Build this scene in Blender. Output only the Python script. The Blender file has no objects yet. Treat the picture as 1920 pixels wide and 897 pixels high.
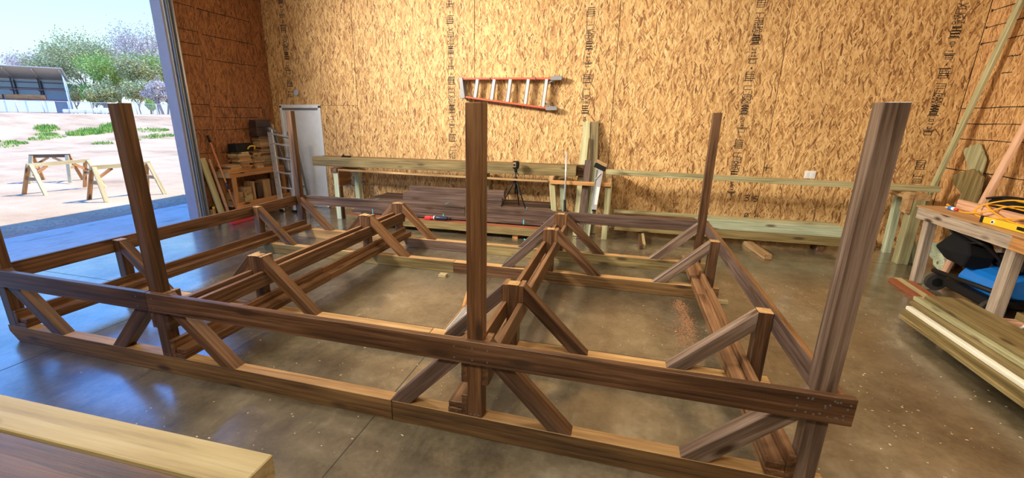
import bpy, bmesh, math, random
from mathutils import Vector, Matrix
random.seed(7)
scene = bpy.context.scene
COL = scene.collection

# ------------------------------------------------------------------ camera
cam_d = bpy.data.cameras.new('camera')
cam = bpy.data.objects.new('camera', cam_d)
COL.objects.link(cam)
R = Vector((0.959983, 0.279949, 0.007882)); U = Vector((-0.085672, 0.266752, 0.95995)); F = Vector((-0.266634, 0.92221, -0.280061))
m = Matrix((R, U, -F)).transposed().to_4x4()
m.translation = (3.838, -2.170, 1.888)
cam.matrix_world = m
cam_d.sensor_fit = 'HORIZONTAL'; cam_d.sensor_width = 36.0
cam_d.lens = 831.2775 / 1920 * 36
cam_d.shift_x = 37.865 / 1920; cam_d.shift_y = 14.153 / 1920
cam_d.clip_start = 0.05; cam_d.clip_end = 600
scene.camera = cam

# ------------------------------------------------------------------ view, sky, sun, added fill lights
vs = scene.view_settings
vs.view_transform = 'Standard'; vs.look = 'None'; vs.gamma = 1.0; vs.use_curve_mapping = False
vs.exposure = 0.25
SKY = 0.86
w = bpy.data.worlds.new('sky'); scene.world = w; w.use_nodes = True
nt = w.node_tree; nt.nodes.clear()
tc = nt.nodes.new('ShaderNodeTexCoord'); sx = nt.nodes.new('ShaderNodeSeparateXYZ')
rp = nt.nodes.new('ShaderNodeValToRGB'); bg = nt.nodes.new('ShaderNodeBackground'); ow = nt.nodes.new('ShaderNodeOutputWorld')
nt.links.new(tc.outputs['Generated'], sx.inputs[0]); nt.links.new(sx.outputs['Z'], rp.inputs[0])
nt.links.new(rp.outputs[0], bg.inputs[0]); nt.links.new(bg.outputs[0], ow.inputs[0])
bg.inputs[1].default_value = SKY
els = rp.color_ramp.elements
els[0].position = 0.0; els[0].color = (0.98, 1.16, 1.18, 1)
els[1].position = 1.0; els[1].color = (0.22, 0.70, 2.5, 1)
for pos, c in ((0.12, (0.84, 1.20, 1.25)), (0.225, (0.62, 1.16, 1.45)), (0.31, (0.36, 1.15, 2.8)), (0.42, (0.30, 1.20, 3.7)), (0.6, (0.27, 1.05, 3.6))):
    e = els.new(pos); e.color = (*c, 1)
sun_d = bpy.data.lights.new('sun', 'SUN'); sun = bpy.data.objects.new('sun', sun_d); COL.objects.link(sun)
sun_d.energy = 7.6; sun_d.angle = 0.009; sun_d.color = (1.0, 0.92, 0.77)
sun.rotation_euler = Vector((0.49, 0.60, 1.0)).to_track_quat('Z', 'Y').to_euler()
sun.location = (10, 12, 20)
# (location, aim point, size x, size y, watts, colour): unseen fill lights added over the big door and under the ceiling
FILL_LIGHTS = [((-2.5, 0.0, 4.40), (4.2, 4.8, 2.0), 1.2, 0.4, 165, (1.0, 0.88, 0.72)),
         ((-2.5, 1.2, 4.40), (3.4, 5.6, 2.7), 1.2, 0.4, 170, (1.0, 0.88, 0.72)),
         ((2.6, 1.6, 4.55), (2.8, 3.4, 0.0), 1.3, 0.5, 40, (1.0, 0.86, 0.66)),
         ((6.0, -0.5, 4.55), (6.2, 0.9, 0.0), 1.3, 0.5, 80, (1.0, 0.86, 0.66)),
         ((2.2, -3.6, 4.55), (2.4, -2.0, 0.0), 1.3, 0.5, 110, (1.0, 0.86, 0.66))]
FILL_LABELS = ['white box flood lamp mounted over the big door, nearer the camera', 'white box flood lamp mounted over the big door, nearer the back wall',
         'white box lamp hung under the ceiling over the frame', 'white box lamp hung under the ceiling on the right side', 'white box lamp hung under the ceiling behind the camera']

# ------------------------------------------------------------------ node helpers
class NT:
    def __init__(s, name):
        s.m = bpy.data.materials.new(name); s.m.use_nodes = True
        s.t = s.m.node_tree; s.t.nodes.clear()
        s.out = s.t.nodes.new('ShaderNodeOutputMaterial'); s.b = s.t.nodes.new('ShaderNodeBsdfPrincipled')
        s.t.links.new(s.b.outputs[0], s.out.inputs[0])
    def n(s, kind, **kw):
        nd = s.t.nodes.new(kind)
        for k, v in kw.items():
            if k.startswith('i_'):
                key = k[2:]; key = int(key) if key.isdigit() else key.replace('_', ' ')
                s.put(nd.inputs[key], v)
            else: setattr(nd, k, v)
        return nd
    def put(s, sock, v):
        if hasattr(v, 'node'): s.t.links.new(v, sock)
        else: sock.default_value = v
    def ramp(s, fac, stops, interp='LINEAR'):
        nd = s.t.nodes.new('ShaderNodeValToRGB'); s.put(nd.inputs[0], fac)
        cr = nd.color_ramp; cr.interpolation = interp
        while len(cr.elements) < len(stops): cr.elements.new(0.5)
        for e, (p, c) in zip(cr.elements, stops):
            e.position = p; e.color = (*c, 1) if len(c) == 3 else c
        return nd.outputs[0]
    def math(s, op, a, b=0.0, c=None, clamp=False):
        nd = s.t.nodes.new('ShaderNodeMath'); nd.operation = op; nd.use_clamp = clamp
        s.put(nd.inputs[0], a); s.put(nd.inputs[1], b)
        if c is not None: s.put(nd.inputs[2], c)
        return nd.outputs[0]
    def mix(s, fac, a, b, blend='MIX'):
        nd = s.t.nodes.new('ShaderNodeMix'); nd.data_type = 'RGBA'; nd.blend_type = blend
        s.put(nd.inputs[0], fac); s.put(nd.inputs[6], a if hasattr(a, 'node') else (*a, 1)); s.put(nd.inputs[7], b if hasattr(b, 'node') else (*b, 1))
        return nd.outputs[2]
    def coords(s, scale=(1, 1, 1), rot=(0, 0, 0), jitter=True):
        t = s.t.nodes.new('ShaderNodeTexCoord'); v = t.outputs['Object']
        if jitter:
            oi = s.t.nodes.new('ShaderNodeObjectInfo')
            ml = s.n('ShaderNodeVectorMath', operation='SCALE'); ml.inputs[0].default_value = (37.0, 23.0, 51.0); s.put(ml.inputs['Scale'], oi.outputs['Random'])
            ad = s.n('ShaderNodeVectorMath', operation='ADD'); s.put(ad.inputs[0], v); s.put(ad.inputs[1], ml.outputs[0]); v = ad.outputs[0]
        mp = s.n('ShaderNodeMapping'); s.put(mp.inputs[0], v); mp.inputs['Rotation'].default_value = rot; mp.inputs['Scale'].default_value = scale
        return mp.outputs[0]
    def noise(s, vec, scale, detail=4, rough=0.55, dist=0.0, out='Fac'):
        nd = s.n('ShaderNodeTexNoise'); s.put(nd.inputs['Vector'], vec); nd.inputs['Scale'].default_value = scale
        nd.inputs['Detail'].default_value = detail; nd.inputs['Roughness'].default_value = rough; nd.inputs['Distortion'].default_value = dist
        return nd.outputs[out]
    def bump(s, h, strength=0.2, dist=0.01):
        nd = s.n('ShaderNodeBump'); s.put(nd.inputs['Height'], h); nd.inputs['Strength'].default_value = strength; nd.inputs['Distance'].default_value = dist
        s.put(s.b.inputs['Normal'], nd.outputs[0])
    def rand(s): return s.t.nodes.new('ShaderNodeObjectInfo').outputs['Random']

def plain(name, col, rough=0.5, metal=0.0, emit=None, spec=0.5):
    k = NT(name); k.b.inputs['Base Color'].default_value = (*col, 1); k.b.inputs['Roughness'].default_value = rough
    k.b.inputs['Metallic'].default_value = metal; k.b.inputs['Specular IOR Level'].default_value = spec
    v = k.noise(k.coords((1, 1, 1)), 9.0, 4)
    k.put(k.b.inputs['Base Color'], k.mix(0.35, col, k.mix(v, [c * 0.72 for c in col], [min(1, c * 1.25) for c in col])))
    if emit:
        k.b.inputs['Emission Color'].default_value = (*emit[0], 1); k.b.inputs['Emission Strength'].default_value = emit[1]
    return k.m

def wood(name, dark, mid, light, rough=0.5, vary=0.35, spec=0.5, knot=(0.06, 0.03, 0.015), knots=True, bump=0.25):
    k = NT(name)
    c = k.coords((0.8, 9, 9))
    n1 = k.noise(c, 1.6, 3, 0.5, 0.6)
    n2 = k.noise(k.coords((1.6, 55, 55)), 1.7, 5, 0.65)
    wv = k.n('ShaderNodeTexWave', wave_type='RINGS', rings_direction='X', wave_profile='SAW'); k.put(wv.inputs['Vector'], k.coords((0.55, 7, 7)))
    wv.inputs['Scale'].default_value = 1.25; wv.inputs['Distortion'].default_value = 5.0; wv.inputs['Detail'].default_value = 3; wv.inputs['Detail Scale'].default_value = 0.8
    g = k.math('ADD', k.math('MULTIPLY', n1, 0.62), k.math('MULTIPLY', n2, 0.44)); g = k.math('ADD', g, k.math('MULTIPLY', wv.outputs['Fac'], 0.12)); g = k.math('SUBTRACT', g, 0.07)
    col = k.ramp(g, [(0.33, dark), (0.50, mid), (0.70, light)])
    big = k.noise(k.coords((0.7, 2.0, 2.0)), 1.3, 2)
    val = k.math('ADD', k.math('MULTIPLY', k.rand(), vary), k.math('MULTIPLY', big, 0.5)); val = k.math('ADD', val, 0.78 - vary / 2)
    hs = k.n('ShaderNodeHueSaturation'); k.put(hs.inputs['Color'], col); k.put(hs.inputs['Value'], val)
    col = hs.outputs[0]
    if knots:
        vo = k.n('ShaderNodeTexVoronoi'); k.put(vo.inputs['Vector'], k.coords((2.0, 6.5, 6.5))); vo.inputs['Scale'].default_value = 1.0
        kn = k.ramp(vo.outputs['Distance'], [(0.09, (1, 1, 1)), (0.20, (0, 0, 0))])
        col = k.mix(kn, col, knot)
    k.put(k.b.inputs['Base Color'], col)
    k.put(k.b.inputs['Roughness'], k.math('ADD', k.math('MULTIPLY', n2, 0.25), rough - 0.12))
    k.b.inputs['Specular IOR Level'].default_value = spec
    k.bump(k.math('ADD', n2, k.math('MULTIPLY', wv.outputs['Fac'], 0.15)), bump, 0.004)
    return k.m

def osb(name, tones, rough=0.62, sat=1.0):
    k = NT(name)
    best = None; tone = None
    base = k.coords((1, 1, 1))
    warp = k.noise(base, 5.0, 2, out='Color')
    wv = k.n('ShaderNodeVectorMath', operation='SCALE'); k.put(wv.inputs[0], warp); wv.inputs['Scale'].default_value = 0.022
    for i, (ang, sxx, syy) in enumerate(((0.08, 58, 7.5), (0.30, 62, 8.5), (-0.26, 52, 7), (0.62, 66, 10), (-0.55, 70, 11), (0.0, 40, 6.5))):
        ad = k.n('ShaderNodeVectorMath', operation='ADD'); k.put(ad.inputs[0], base); k.put(ad.inputs[1], wv.outputs[0])
        mp = k.n('ShaderNodeMapping'); k.put(mp.inputs[0], ad.outputs[0]); mp.inputs['Location'].default_value = (i * 3.7, i * 5.1, 0)
        mp.inputs['Rotation'].default_value = (0, 0, ang)
        m2 = k.n('ShaderNodeMapping'); k.put(m2.inputs[0], mp.outputs[0]); m2.inputs['Scale'].default_value = (sxx, syy, 1)
        vo = k.n('ShaderNodeTexVoronoi', voronoi_dimensions='2D'); k.put(vo.inputs['Vector'], m2.outputs[0]); vo.inputs['Scale'].default_value = 1.0
        sp = k.n('ShaderNodeSeparateColor'); k.put(sp.inputs[0], vo.outputs['Color'])
        h = k.math('SUBTRACT', sp.outputs[0], k.math('MULTIPLY', vo.outputs['Distance'], 0.22))
        # the flake's own tone, darker towards its rim (glue line between strands)
        t = k.math('SUBTRACT', sp.outputs[1], k.math('MULTIPLY', k.math('POWER', vo.outputs['Distance'], 4.0), 0.42))
        if best is None: best, tone = h, t
        else:
            gt = k.math('GREATER_THAN', h, best)
            mx = k.n('ShaderNodeMix'); k.put(mx.inputs[0], gt); k.put(mx.inputs[2], tone); k.put(mx.inputs[3], t); tone = mx.outputs[0]
            best = k.math('MAXIMUM', h, best)
    fine = k.noise(k.coords((60, 9, 1)), 1.5, 4, 0.6)
    tone = k.math('ADD', k.math('MULTIPLY', tone, 0.84), k.math('MULTIPLY', k.math('SUBTRACT', fine, 0.5), 0.30))
    col = k.ramp(tone, [(-0.02, tones[0]), (0.16, tones[1]), (0.48, tones[2]), (0.78, tones[3]), (0.98, tones[4])])
    big = k.noise(k.coords((1, 0.5, 1)), 0.9, 4, 0.6)
    hs = k.n('ShaderNodeHueSaturation'); k.put(hs.inputs['Color'], col); k.put(hs.inputs['Value'], k.math('ADD', k.math('MULTIPLY', big, 0.5), 0.76))
    hs.inputs['Saturation'].default_value = sat
    k.put(k.b.inputs['Base Color'], hs.outputs[0])
    k.b.inputs['Roughness'].default_value = rough
    k.bump(best, 0.22, 0.003)
    return k.m

def concrete(name, outdoors=False):
    k = NT(name)
    c = k.coords((1, 1, 1), jitter=False)
    n1 = k.noise(c, 0.75, 6, 0.62, 0.4); n2 = k.noise(c, 4.5, 6, 0.65); n3 = k.noise(c, 34.0, 3, 0.6)
    g = k.math('ADD', k.math('MULTIPLY', n1, 0.55), k.math('MULTIPLY', n2, 0.33)); g = k.math('ADD', g, k.math('MULTIPLY', n3, 0.14))
    if outdoors: col = k.ramp(g, [(0.36, (0.26, 0.26, 0.25)), (0.6, (0.42, 0.42, 0.40)), (0.75, (0.50, 0.49, 0.46))])
    else: col = k.ramp(g, [(0.37, (0.034, 0.027, 0.015)), (0.46, (0.086, 0.071, 0.043)), (0.55, (0.148, 0.125, 0.080)), (0.66, (0.265, 0.235, 0.165))])
    st = k.noise(k.coords((0.6, 2.2, 1), (0, 0, 0.5), jitter=False), 2.2, 5, 0.7)
    col = k.mix(k.ramp(st, [(0.56, (0, 0, 0)), (0.72, (0.75, 0.75, 0.75))]), col, (0.045, 0.036, 0.022))
    vo = k.n('ShaderNodeTexVoronoi'); k.put(vo.inputs['Vector'], c); vo.inputs['Scale'].default_value = 7.0
    sp = k.ramp(k.math('ADD', vo.outputs['Distance'], k.math('MULTIPLY', n3, 0.1)), [(0.06, (1, 1, 1)), (0.13, (0, 0, 0))])
    col = k.mix(k.math('MULTIPLY', sp, 0.5), col, (0.04, 0.035, 0.03))
    k.put(k.b.inputs['Base Color'], col)
    if outdoors: k.b.inputs['Roughness'].default_value = 0.5
    else:
        k.put(k.b.inputs['Roughness'], k.ramp(g, [(0.40, (0.42,) * 3), (0.62, (0.24,) * 3)]))
        k.b.inputs['IOR'].default_value = 1.5; k.b.inputs['Specular IOR Level'].default_value = 0.6
        k.b.inputs['Coat Weight'].default_value = 1.0; k.put(k.b.inputs['Coat Roughness'], k.ramp(n1, [(0.35, (0.27,) * 3), (0.68, (0.13,) * 3)])); k.b.inputs['Coat IOR'].default_value = 1.8
    k.bump(k.math('ADD', n2, k.math('MULTIPLY', n3, 0.4)), 0.16, 0.01)
    return k.m

def metal(name, col, rough=0.35, vary=0.25):
    k = NT(name); v = k.noise(k.coords((2, 30, 30)), 2.0, 4)
    k.put(k.b.inputs['Base Color'], k.mix(v, [c * (1 - vary) for c in col], col))
    k.b.inputs['Metallic'].default_value = 0.55
    k.put(k.b.inputs['Roughness'], k.math('ADD', k.math('MULTIPLY', v, 0.2), rough - 0.1))
    return k.m

M = {}
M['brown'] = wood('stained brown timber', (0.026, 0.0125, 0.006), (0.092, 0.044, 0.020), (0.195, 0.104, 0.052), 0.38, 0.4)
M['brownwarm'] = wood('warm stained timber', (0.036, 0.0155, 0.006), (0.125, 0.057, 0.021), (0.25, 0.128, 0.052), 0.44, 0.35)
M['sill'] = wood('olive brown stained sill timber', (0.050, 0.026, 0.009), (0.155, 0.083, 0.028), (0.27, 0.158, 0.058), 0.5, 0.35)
M['worn'] = wood('worn cut timber edge', (0.06, 0.028, 0.012), (0.18, 0.092, 0.043), (0.32, 0.18, 0.09), 0.42, 0.25)  # lighter brown for upward faces: light from above put into the colour
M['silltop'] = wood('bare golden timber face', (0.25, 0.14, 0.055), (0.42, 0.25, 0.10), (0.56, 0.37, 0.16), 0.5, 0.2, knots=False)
M['grey'] = wood('weathered grey brown timber', (0.045, 0.028, 0.019), (0.15, 0.10, 0.072), (0.31, 0.235, 0.185), 0.38, 0.3)
M['greyplum'] = wood('grey plum stained board', (0.030, 0.018, 0.013), (0.096, 0.060, 0.046), (0.18, 0.122, 0.10), 0.42, 0.3)
M['darkstack'] = wood('very dark stained board', (0.012, 0.007, 0.006), (0.035, 0.020, 0.016), (0.07, 0.042, 0.035), 0.5, 0.3)
M['tan'] = wood('tan pine timber', (0.17, 0.095, 0.04), (0.34, 0.21, 0.092), (0.50, 0.34, 0.17), 0.52, 0.35)
M['green'] = wood('greenish treated pine', (0.17, 0.155, 0.075), (0.36, 0.34, 0.18), (0.52, 0.51, 0.31), 0.52, 0.3, knot=(0.14, 0.10, 0.05))
M['mint'] = wood('pale green treated pine', (0.23, 0.27, 0.17), (0.42, 0.48, 0.33), (0.58, 0.64, 0.48), 0.52, 0.25, knot=(0.14, 0.12, 0.07))
M['olive'] = wood('dull olive treated timber', (0.085, 0.062, 0.022), (0.20, 0.15, 0.058), (0.32, 0.25, 0.11), 0.52, 0.35, knot=(0.07, 0.05, 0.02))
M['pink'] = wood('pinkish untreated stud', (0.33, 0.17, 0.10), (0.56, 0.33, 0.21), (0.70, 0.46, 0.32), 0.52, 0.2, knot=(0.25, 0.11, 0.05))
M['cream'] = wood('pale cream pine timber', (0.30, 0.225, 0.10), (0.44, 0.36, 0.18), (0.54, 0.465, 0.27), 0.5, 0.2, knot=(0.16, 0.14, 0.06))
M['orange'] = wood('orange varnished pine', (0.24, 0.10, 0.03), (0.44, 0.21, 0.07), (0.60, 0.33, 0.13), 0.42, 0.25)
M['ply'] = wood('plywood sheet', (0.30, 0.16, 0.07), (0.44, 0.25, 0.115), (0.54, 0.34, 0.17), 0.5, 0.2, knots=False)
M['rough'] = wood('rough grey tan leg timber', (0.16, 0.125, 0.095), (0.36, 0.29, 0.22), (0.52, 0.44, 0.35), 0.7, 0.2, bump=0.8)
M['white_edge'] = wood('whitish fresh board edge', (0.5, 0.47, 0.36), (0.7, 0.68, 0.55), (0.82, 0.80, 0.68), 0.55, 0.1, knots=False)
M['redbrown'] = wood('red brown stained edge', (0.12, 0.03, 0.012), (0.26, 0.075, 0.03), (0.36, 0.12, 0.05), 0.45, 0.2, knots=False)
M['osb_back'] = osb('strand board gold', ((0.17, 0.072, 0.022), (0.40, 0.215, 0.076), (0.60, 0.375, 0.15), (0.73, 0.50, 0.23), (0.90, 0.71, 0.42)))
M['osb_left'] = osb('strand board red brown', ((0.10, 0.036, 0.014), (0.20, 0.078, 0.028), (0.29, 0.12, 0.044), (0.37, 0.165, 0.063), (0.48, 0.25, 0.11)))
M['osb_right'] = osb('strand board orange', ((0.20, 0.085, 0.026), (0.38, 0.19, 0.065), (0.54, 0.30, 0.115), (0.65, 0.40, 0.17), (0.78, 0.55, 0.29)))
M['floor'] = concrete('sealed stained concrete'); M['apron'] = concrete('broom finished concrete', True)
M['ink'] = plain('black stamp ink', (0.035, 0.022, 0.013), 0.75)
M['inkblue'] = plain('blue chalk mark', (0.10, 0.16, 0.26), 0.8)
M['gap'] = plain('black board joint', (0.012, 0.008, 0.006), 0.9)
M['joint'] = plain('dark floor joint', (0.035, 0.030, 0.022), 0.8)
M['white'] = plain('white door paint', (0.74, 0.80, 0.88), 0.45)
M['plate'] = plain('white plastic plate', (0.85, 0.85, 0.83), 0.4)
M['discm'] = plain('grey blue junction cover', (0.42, 0.48, 0.58), 0.4)
M['alu'] = metal('brushed aluminium', (0.80, 0.83, 0.87), 0.35)
M['alud'] = metal('dull aluminium', (0.27, 0.28, 0.30), 0.5)
M['steel'] = metal('galvanised door track steel', (0.36, 0.44, 0.56), 0.42)
M['trim'] = plain('grey lilac door trim paint', (0.30, 0.30, 0.38), 0.45)
M['black'] = plain('black plastic', (0.010, 0.010, 0.011), 0.55, spec=0.25)
M['bag'] = plain('black mower bag cloth', (0.012, 0.0125, 0.014), 0.9, spec=0.15)
M['rubber'] = plain('dark rubber tyre', (0.03, 0.028, 0.026), 0.8)
M['blue'] = plain('bright blue mower deck', (0.01, 0.20, 0.72), 0.35)
M['navy'] = plain('navy tool casing', (0.012, 0.022, 0.05), 0.4)
M['red'] = plain('red plastic', (0.62, 0.045, 0.05), 0.4)
M['redbrush'] = plain('red brush bristles', (0.50, 0.05, 0.085), 0.8)
M['rail_orange'] = plain('orange fibreglass ladder rail', (0.55, 0.10, 0.04), 0.45)
M['broomh'] = plain('orange lacquered handle', (0.52, 0.20, 0.07), 0.35)
M['yellow'] = plain('yellow tool enamel', (0.85, 0.55, 0.03), 0.4)
M['cord'] = plain('orange yellow extension cord', (0.85, 0.42, 0.02), 0.45)
M['teal'] = plain('teal pencil paint', (0.10, 0.52, 0.58), 0.4)
M['lens'] = plain('dark glass window', (0.03, 0.03, 0.035), 0.1)
M['shedblue'] = plain('blue grey sheet metal', (0.46, 0.64, 0.92), 0.5)
M['shedgrey'] = plain('pale grey shed roof', (0.45, 0.45, 0.44), 0.6)
M['shedframe'] = plain('dark shed frame paint', (0.06, 0.07, 0.09), 0.6)
M['rack'] = plain('dark red rack paint', (0.16, 0.045, 0.04), 0.6)
M['wrap'] = plain('white lumber wrap', (0.80, 0.82, 0.86), 0.4)
M['galv'] = plain('galvanised fence pipe', (0.50, 0.52, 0.54), 0.5)
M['bark'] = plain('pale grey bark', (0.24, 0.205, 0.18), 0.9)
M['barkp'] = plain('mauve grey twig bark', (0.33, 0.27, 0.27), 0.9)
M['leaf'] = plain('fresh green leaf', (0.34, 0.48, 0.10), 0.6)
M['leaf2'] = plain('olive green leaf', (0.43, 0.45, 0.20), 0.6)
M['leaf3'] = plain('mauve budding twig tip', (0.58, 0.51, 0.48), 0.8)
M['grass'] = plain('spring grass', (0.21, 0.36, 0.05), 0.7)
M['stone'] = plain('grey gravel stone', (0.34, 0.31, 0.27), 0.9)
M['chip'] = plain('pale wood chip', (0.68, 0.56, 0.38), 0.8)
M['sawdust'] = plain('orange sawdust', (0.36, 0.175, 0.08), 0.95)
M['lampw'] = plain('white lamp housing', (0.8, 0.8, 0.8), 0.5)
M['lampe'] = plain('lit lamp diffuser', (0.9, 0.9, 0.9), 0.5, emit=((1.0, 0.93, 0.84), 6.0))
M['ceil'] = plain('cream ceiling panel', (0.62, 0.55, 0.44), 0.8)
def dirt():
    k = NT('sandy yard dirt'); c = k.coords((1, 1, 1), jitter=False)
    n = k.noise(c, 0.35, 8, 0.65); n2 = k.noise(k.coords((0.15, 0.6, 1), (0, 0, 1.0), jitter=False), 1.2, 5, 0.6)
    g = k.math('ADD', k.math('MULTIPLY', n, 0.6), k.math('MULTIPLY', n2, 0.4))
    col = k.ramp(g, [(0.36, (0.28, 0.195, 0.115)), (0.5, (0.42, 0.31, 0.195)), (0.64, (0.48, 0.375, 0.25))])
    k.put(k.b.inputs['Base Color'], col); k.b.inputs['Roughness'].default_value = 0.95; k.b.inputs['Specular IOR Level'].default_value = 0.1
    k.bump(k.noise(c, 9.0, 6, 0.7), 0.6, 0.04)
    return k.m
M['dirt'] = dirt()

# ------------------------------------------------------------------ object helpers
def tag(o, label=None, cat=None, group=None, kind=None):
    if label: o['label'] = label
    if cat: o['category'] = cat
    if group: o['group'] = group
    if kind: o['kind'] = kind
    return o
def empty(name, loc=(0, 0, 0), rz=0.0):
    o = bpy.data.objects.new(name, None); COL.objects.link(o); o.location = loc; o.rotation_euler = (0, 0, rz); o.empty_display_size = 0.1
    o['_b'] = 1; del o['_b']
    return o
def base_of(parent):
    """world matrix of a parent chain of translations and z turns"""
    mt = Matrix.Identity(4); p = parent
    while p is not None:
        mt = (Matrix.Translation(p.location) @ p.rotation_euler.to_matrix().to_4x4()) @ mt; p = p.parent
    return mt
def put(name, bm, mats, parent=None, frame=None, smooth=False, kind=None):
    """bm holds world coordinates (or the parent's own when frame is 'local'); frame: Matrix of the object's own axes"""
    if frame is None: frame = Matrix.Identity(4)
    if frame != 'local':
        bmesh.ops.transform(bm, matrix=frame.inverted(), verts=bm.verts)
        loc = base_of(parent).inverted() @ frame if parent else frame
    else: loc = Matrix.Identity(4)
    bmesh.ops.recalc_face_normals(bm, faces=bm.faces)
    me = bpy.data.meshes.new(name); bm.to_mesh(me); bm.free()
    for mm in (mats if isinstance(mats, (list, tuple)) else [mats]): me.materials.append(M[mm] if isinstance(mm, str) else mm)
    if smooth:
        for p in me.polygons: p.use_smooth = True
    o = bpy.data.objects.new(name, me); COL.objects.link(o)
    if parent: o.parent = parent
    l, q, s = loc.decompose(); o.location = l; o.rotation_euler = q.to_euler()
    if kind: o['kind'] = kind
    return o
def axes(x, up, origin):
    x = Vector(x).normalized(); up = Vector(up)
    if abs(x.dot(up.normalized())) > 0.98: up = Vector((0, 1, 0)) if abs(x.z) > 0.9 else Vector((0, 0, 1))
    y = up.cross(x).normalized(); z = x.cross(y)
    m4 = Matrix((x, y, z)).transposed().to_4x4(); m4.translation = origin
    return m4
def bev(bm, r):
    if r > 0: bmesh.ops.bevel(bm, geom=list(bm.edges), offset=r, segments=1, affect='EDGES', profile=0.5)
def addbox(bm, lo, hi, mat=0):
    x0, y0, z0 = lo; x1, y1, z1 = hi
    v = [bm.verts.new(c) for c in ((x0, y0, z0), (x1, y0, z0), (x1, y1, z0), (x0, y1, z0), (x0, y0, z1), (x1, y0, z1), (x1, y1, z1), (x0, y1, z1))]
    for f in ((0, 3, 2, 1), (4, 5, 6, 7), (0, 1, 5, 4), (1, 2, 6, 5), (2, 3, 7, 6), (3, 0, 4, 7)):
        fc = bm.faces.new([v[i] for i in f]); fc.material_index = mat
    return v
def addbeam(bm, p0, p1, wd, ht, up=(0, 0, 1)):
    p0 = Vector(p0); p1 = Vector(p1); fr = axes(p1 - p0, up, p0); L = (p1 - p0).length
    vs_ = addbox(bm, (0, -wd / 2, -ht / 2), (L, wd / 2, ht / 2))
    for v in vs_: v.co = fr @ v.co
def beam(name, p0, p1, wd, ht, mat, parent=None, up=(0, 0, 1), r=0.003, top=None):
    """a timber from p0 to p1 (centre line), wd across, ht along up; its own x axis follows the grain"""
    p0 = Vector(p0); p1 = Vector(p1); bm = bmesh.new(); addbeam(bm, p0, p1, wd, ht, up); bev(bm, r)
    mats = [mat]
    if top:
        bmesh.ops.recalc_face_normals(bm, faces=bm.faces); mats = [mat, top]
        for f in bm.faces:
            if f.normal.z > 0.6: f.material_index = 1
    return put(name, bm, mats, parent, axes(p1 - p0, up, p0))
def box(name, lo, hi, mat, parent=None, r=0.003, grain=None, top=None):
    """axis aligned box; grain 'x','y','z' or the longest side"""
    lo = Vector(lo); hi = Vector(hi); d = hi - lo; c = (lo + hi) / 2
    if grain is None: grain = 'xyz'[max(range(3), key=lambda i: d[i])]
    i = 'xyz'.index(grain); a = c.copy(); b = c.copy(); a[i] = lo[i]; b[i] = hi[i]
    up = (0, 0, 1) if i != 2 else (0, 1, 0)
    wd, ht = {0: (d.y, d.z), 1: (d.x, d.z), 2: (d.x, d.y)}[i]
    return beam(name, a, b, wd, ht, mat, parent, up, r, top)
def prism(name, poly, axis, a, b, mat, parent=None, x=None, r=0.003, smooth=False):
    """polygon of (u,v) pairs pushed along axis between a and b; axis 'y': (x,z); 'x': (y,z); 'z': (x,y)"""
    def P(u, v, t): return {'y': (u, t, v), 'x': (t, u, v), 'z': (u, v, t)}[axis]
    bm = bmesh.new()
    A = [bm.verts.new(P(u, v, a)) for u, v in poly]; B = [bm.verts.new(P(u, v, b)) for u, v in poly]
    bm.faces.new(A); bm.faces.new(B[::-1]); n = len(poly)
    for i in range(n): bm.faces.new((A[i], B[i], B[(i + 1) % n], A[(i + 1) % n]))
    bmesh.ops.recalc_face_normals(bm, faces=bm.faces); bev(bm, r)
    fr = None
    if x is not None: fr = axes(x, {'y': (0, 1, 0), 'x': (1, 0, 0), 'z': (0, 0, 1)}[axis], P(*poly[0], a))
    return put(name, bm, mat, parent, fr, smooth)
def addtube(bm, pts, rad, n=8, caps=True):
    pts = [Vector(p) for p in pts]; rads = rad if isinstance(rad, (list, tuple)) else [rad] * len(pts); rings = []
    ref = Vector((0, 0, 1))
    for i, p in enumerate(pts):
        d = (pts[min(i + 1, len(pts) - 1)] - pts[max(i - 1, 0)]).normalized()
        s = ref if abs(d.dot(ref)) < 0.95 else Vector((1, 0, 0))
        a = d.cross(s).normalized(); b = d.cross(a)
        rings.append([bm.verts.new(p + (a * math.cos(2 * math.pi * k / n) + b * math.sin(2 * math.pi * k / n)) * rads[i]) for k in range(n)])
    for q, s in zip(rings, rings[1:]):
        for k in range(n): bm.faces.new((q[k], q[(k + 1) % n], s[(k + 1) % n], s[k]))
    if caps and n > 2: bm.faces.new(rings[0][::-1]); bm.faces.new(rings[-1])
def tube(name, pts, rad, mat, parent=None, n=10, smooth=True, frame=None):
    bm = bmesh.new(); addtube(bm, pts, rad, n)
    fr = axes(Vector(pts[-1]) - Vector(pts[0]), (0, 0, 1), pts[0]) if frame is None else frame
    return put(name, bm, mat, parent, fr, smooth)
def curve_pts(ctrl, n=8):
    c = [Vector(p) for p in ctrl]; out = []
    for i in range(len(c) - 1):
        p0, p1, p2, p3 = c[max(i - 1, 0)], c[i], c[i + 1], c[min(i + 2, len(c) - 1)]
        for k in range(n):
            t = k / n
            out.append(0.5 * ((2 * p1) + (p2 - p0) * t + (2 * p0 - 5 * p1 + 4 * p2 - p3) * t * t + (3 * p1 - p0 - 3 * p2 + p3) * t ** 3))
    out.append(c[-1]); return out

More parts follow.
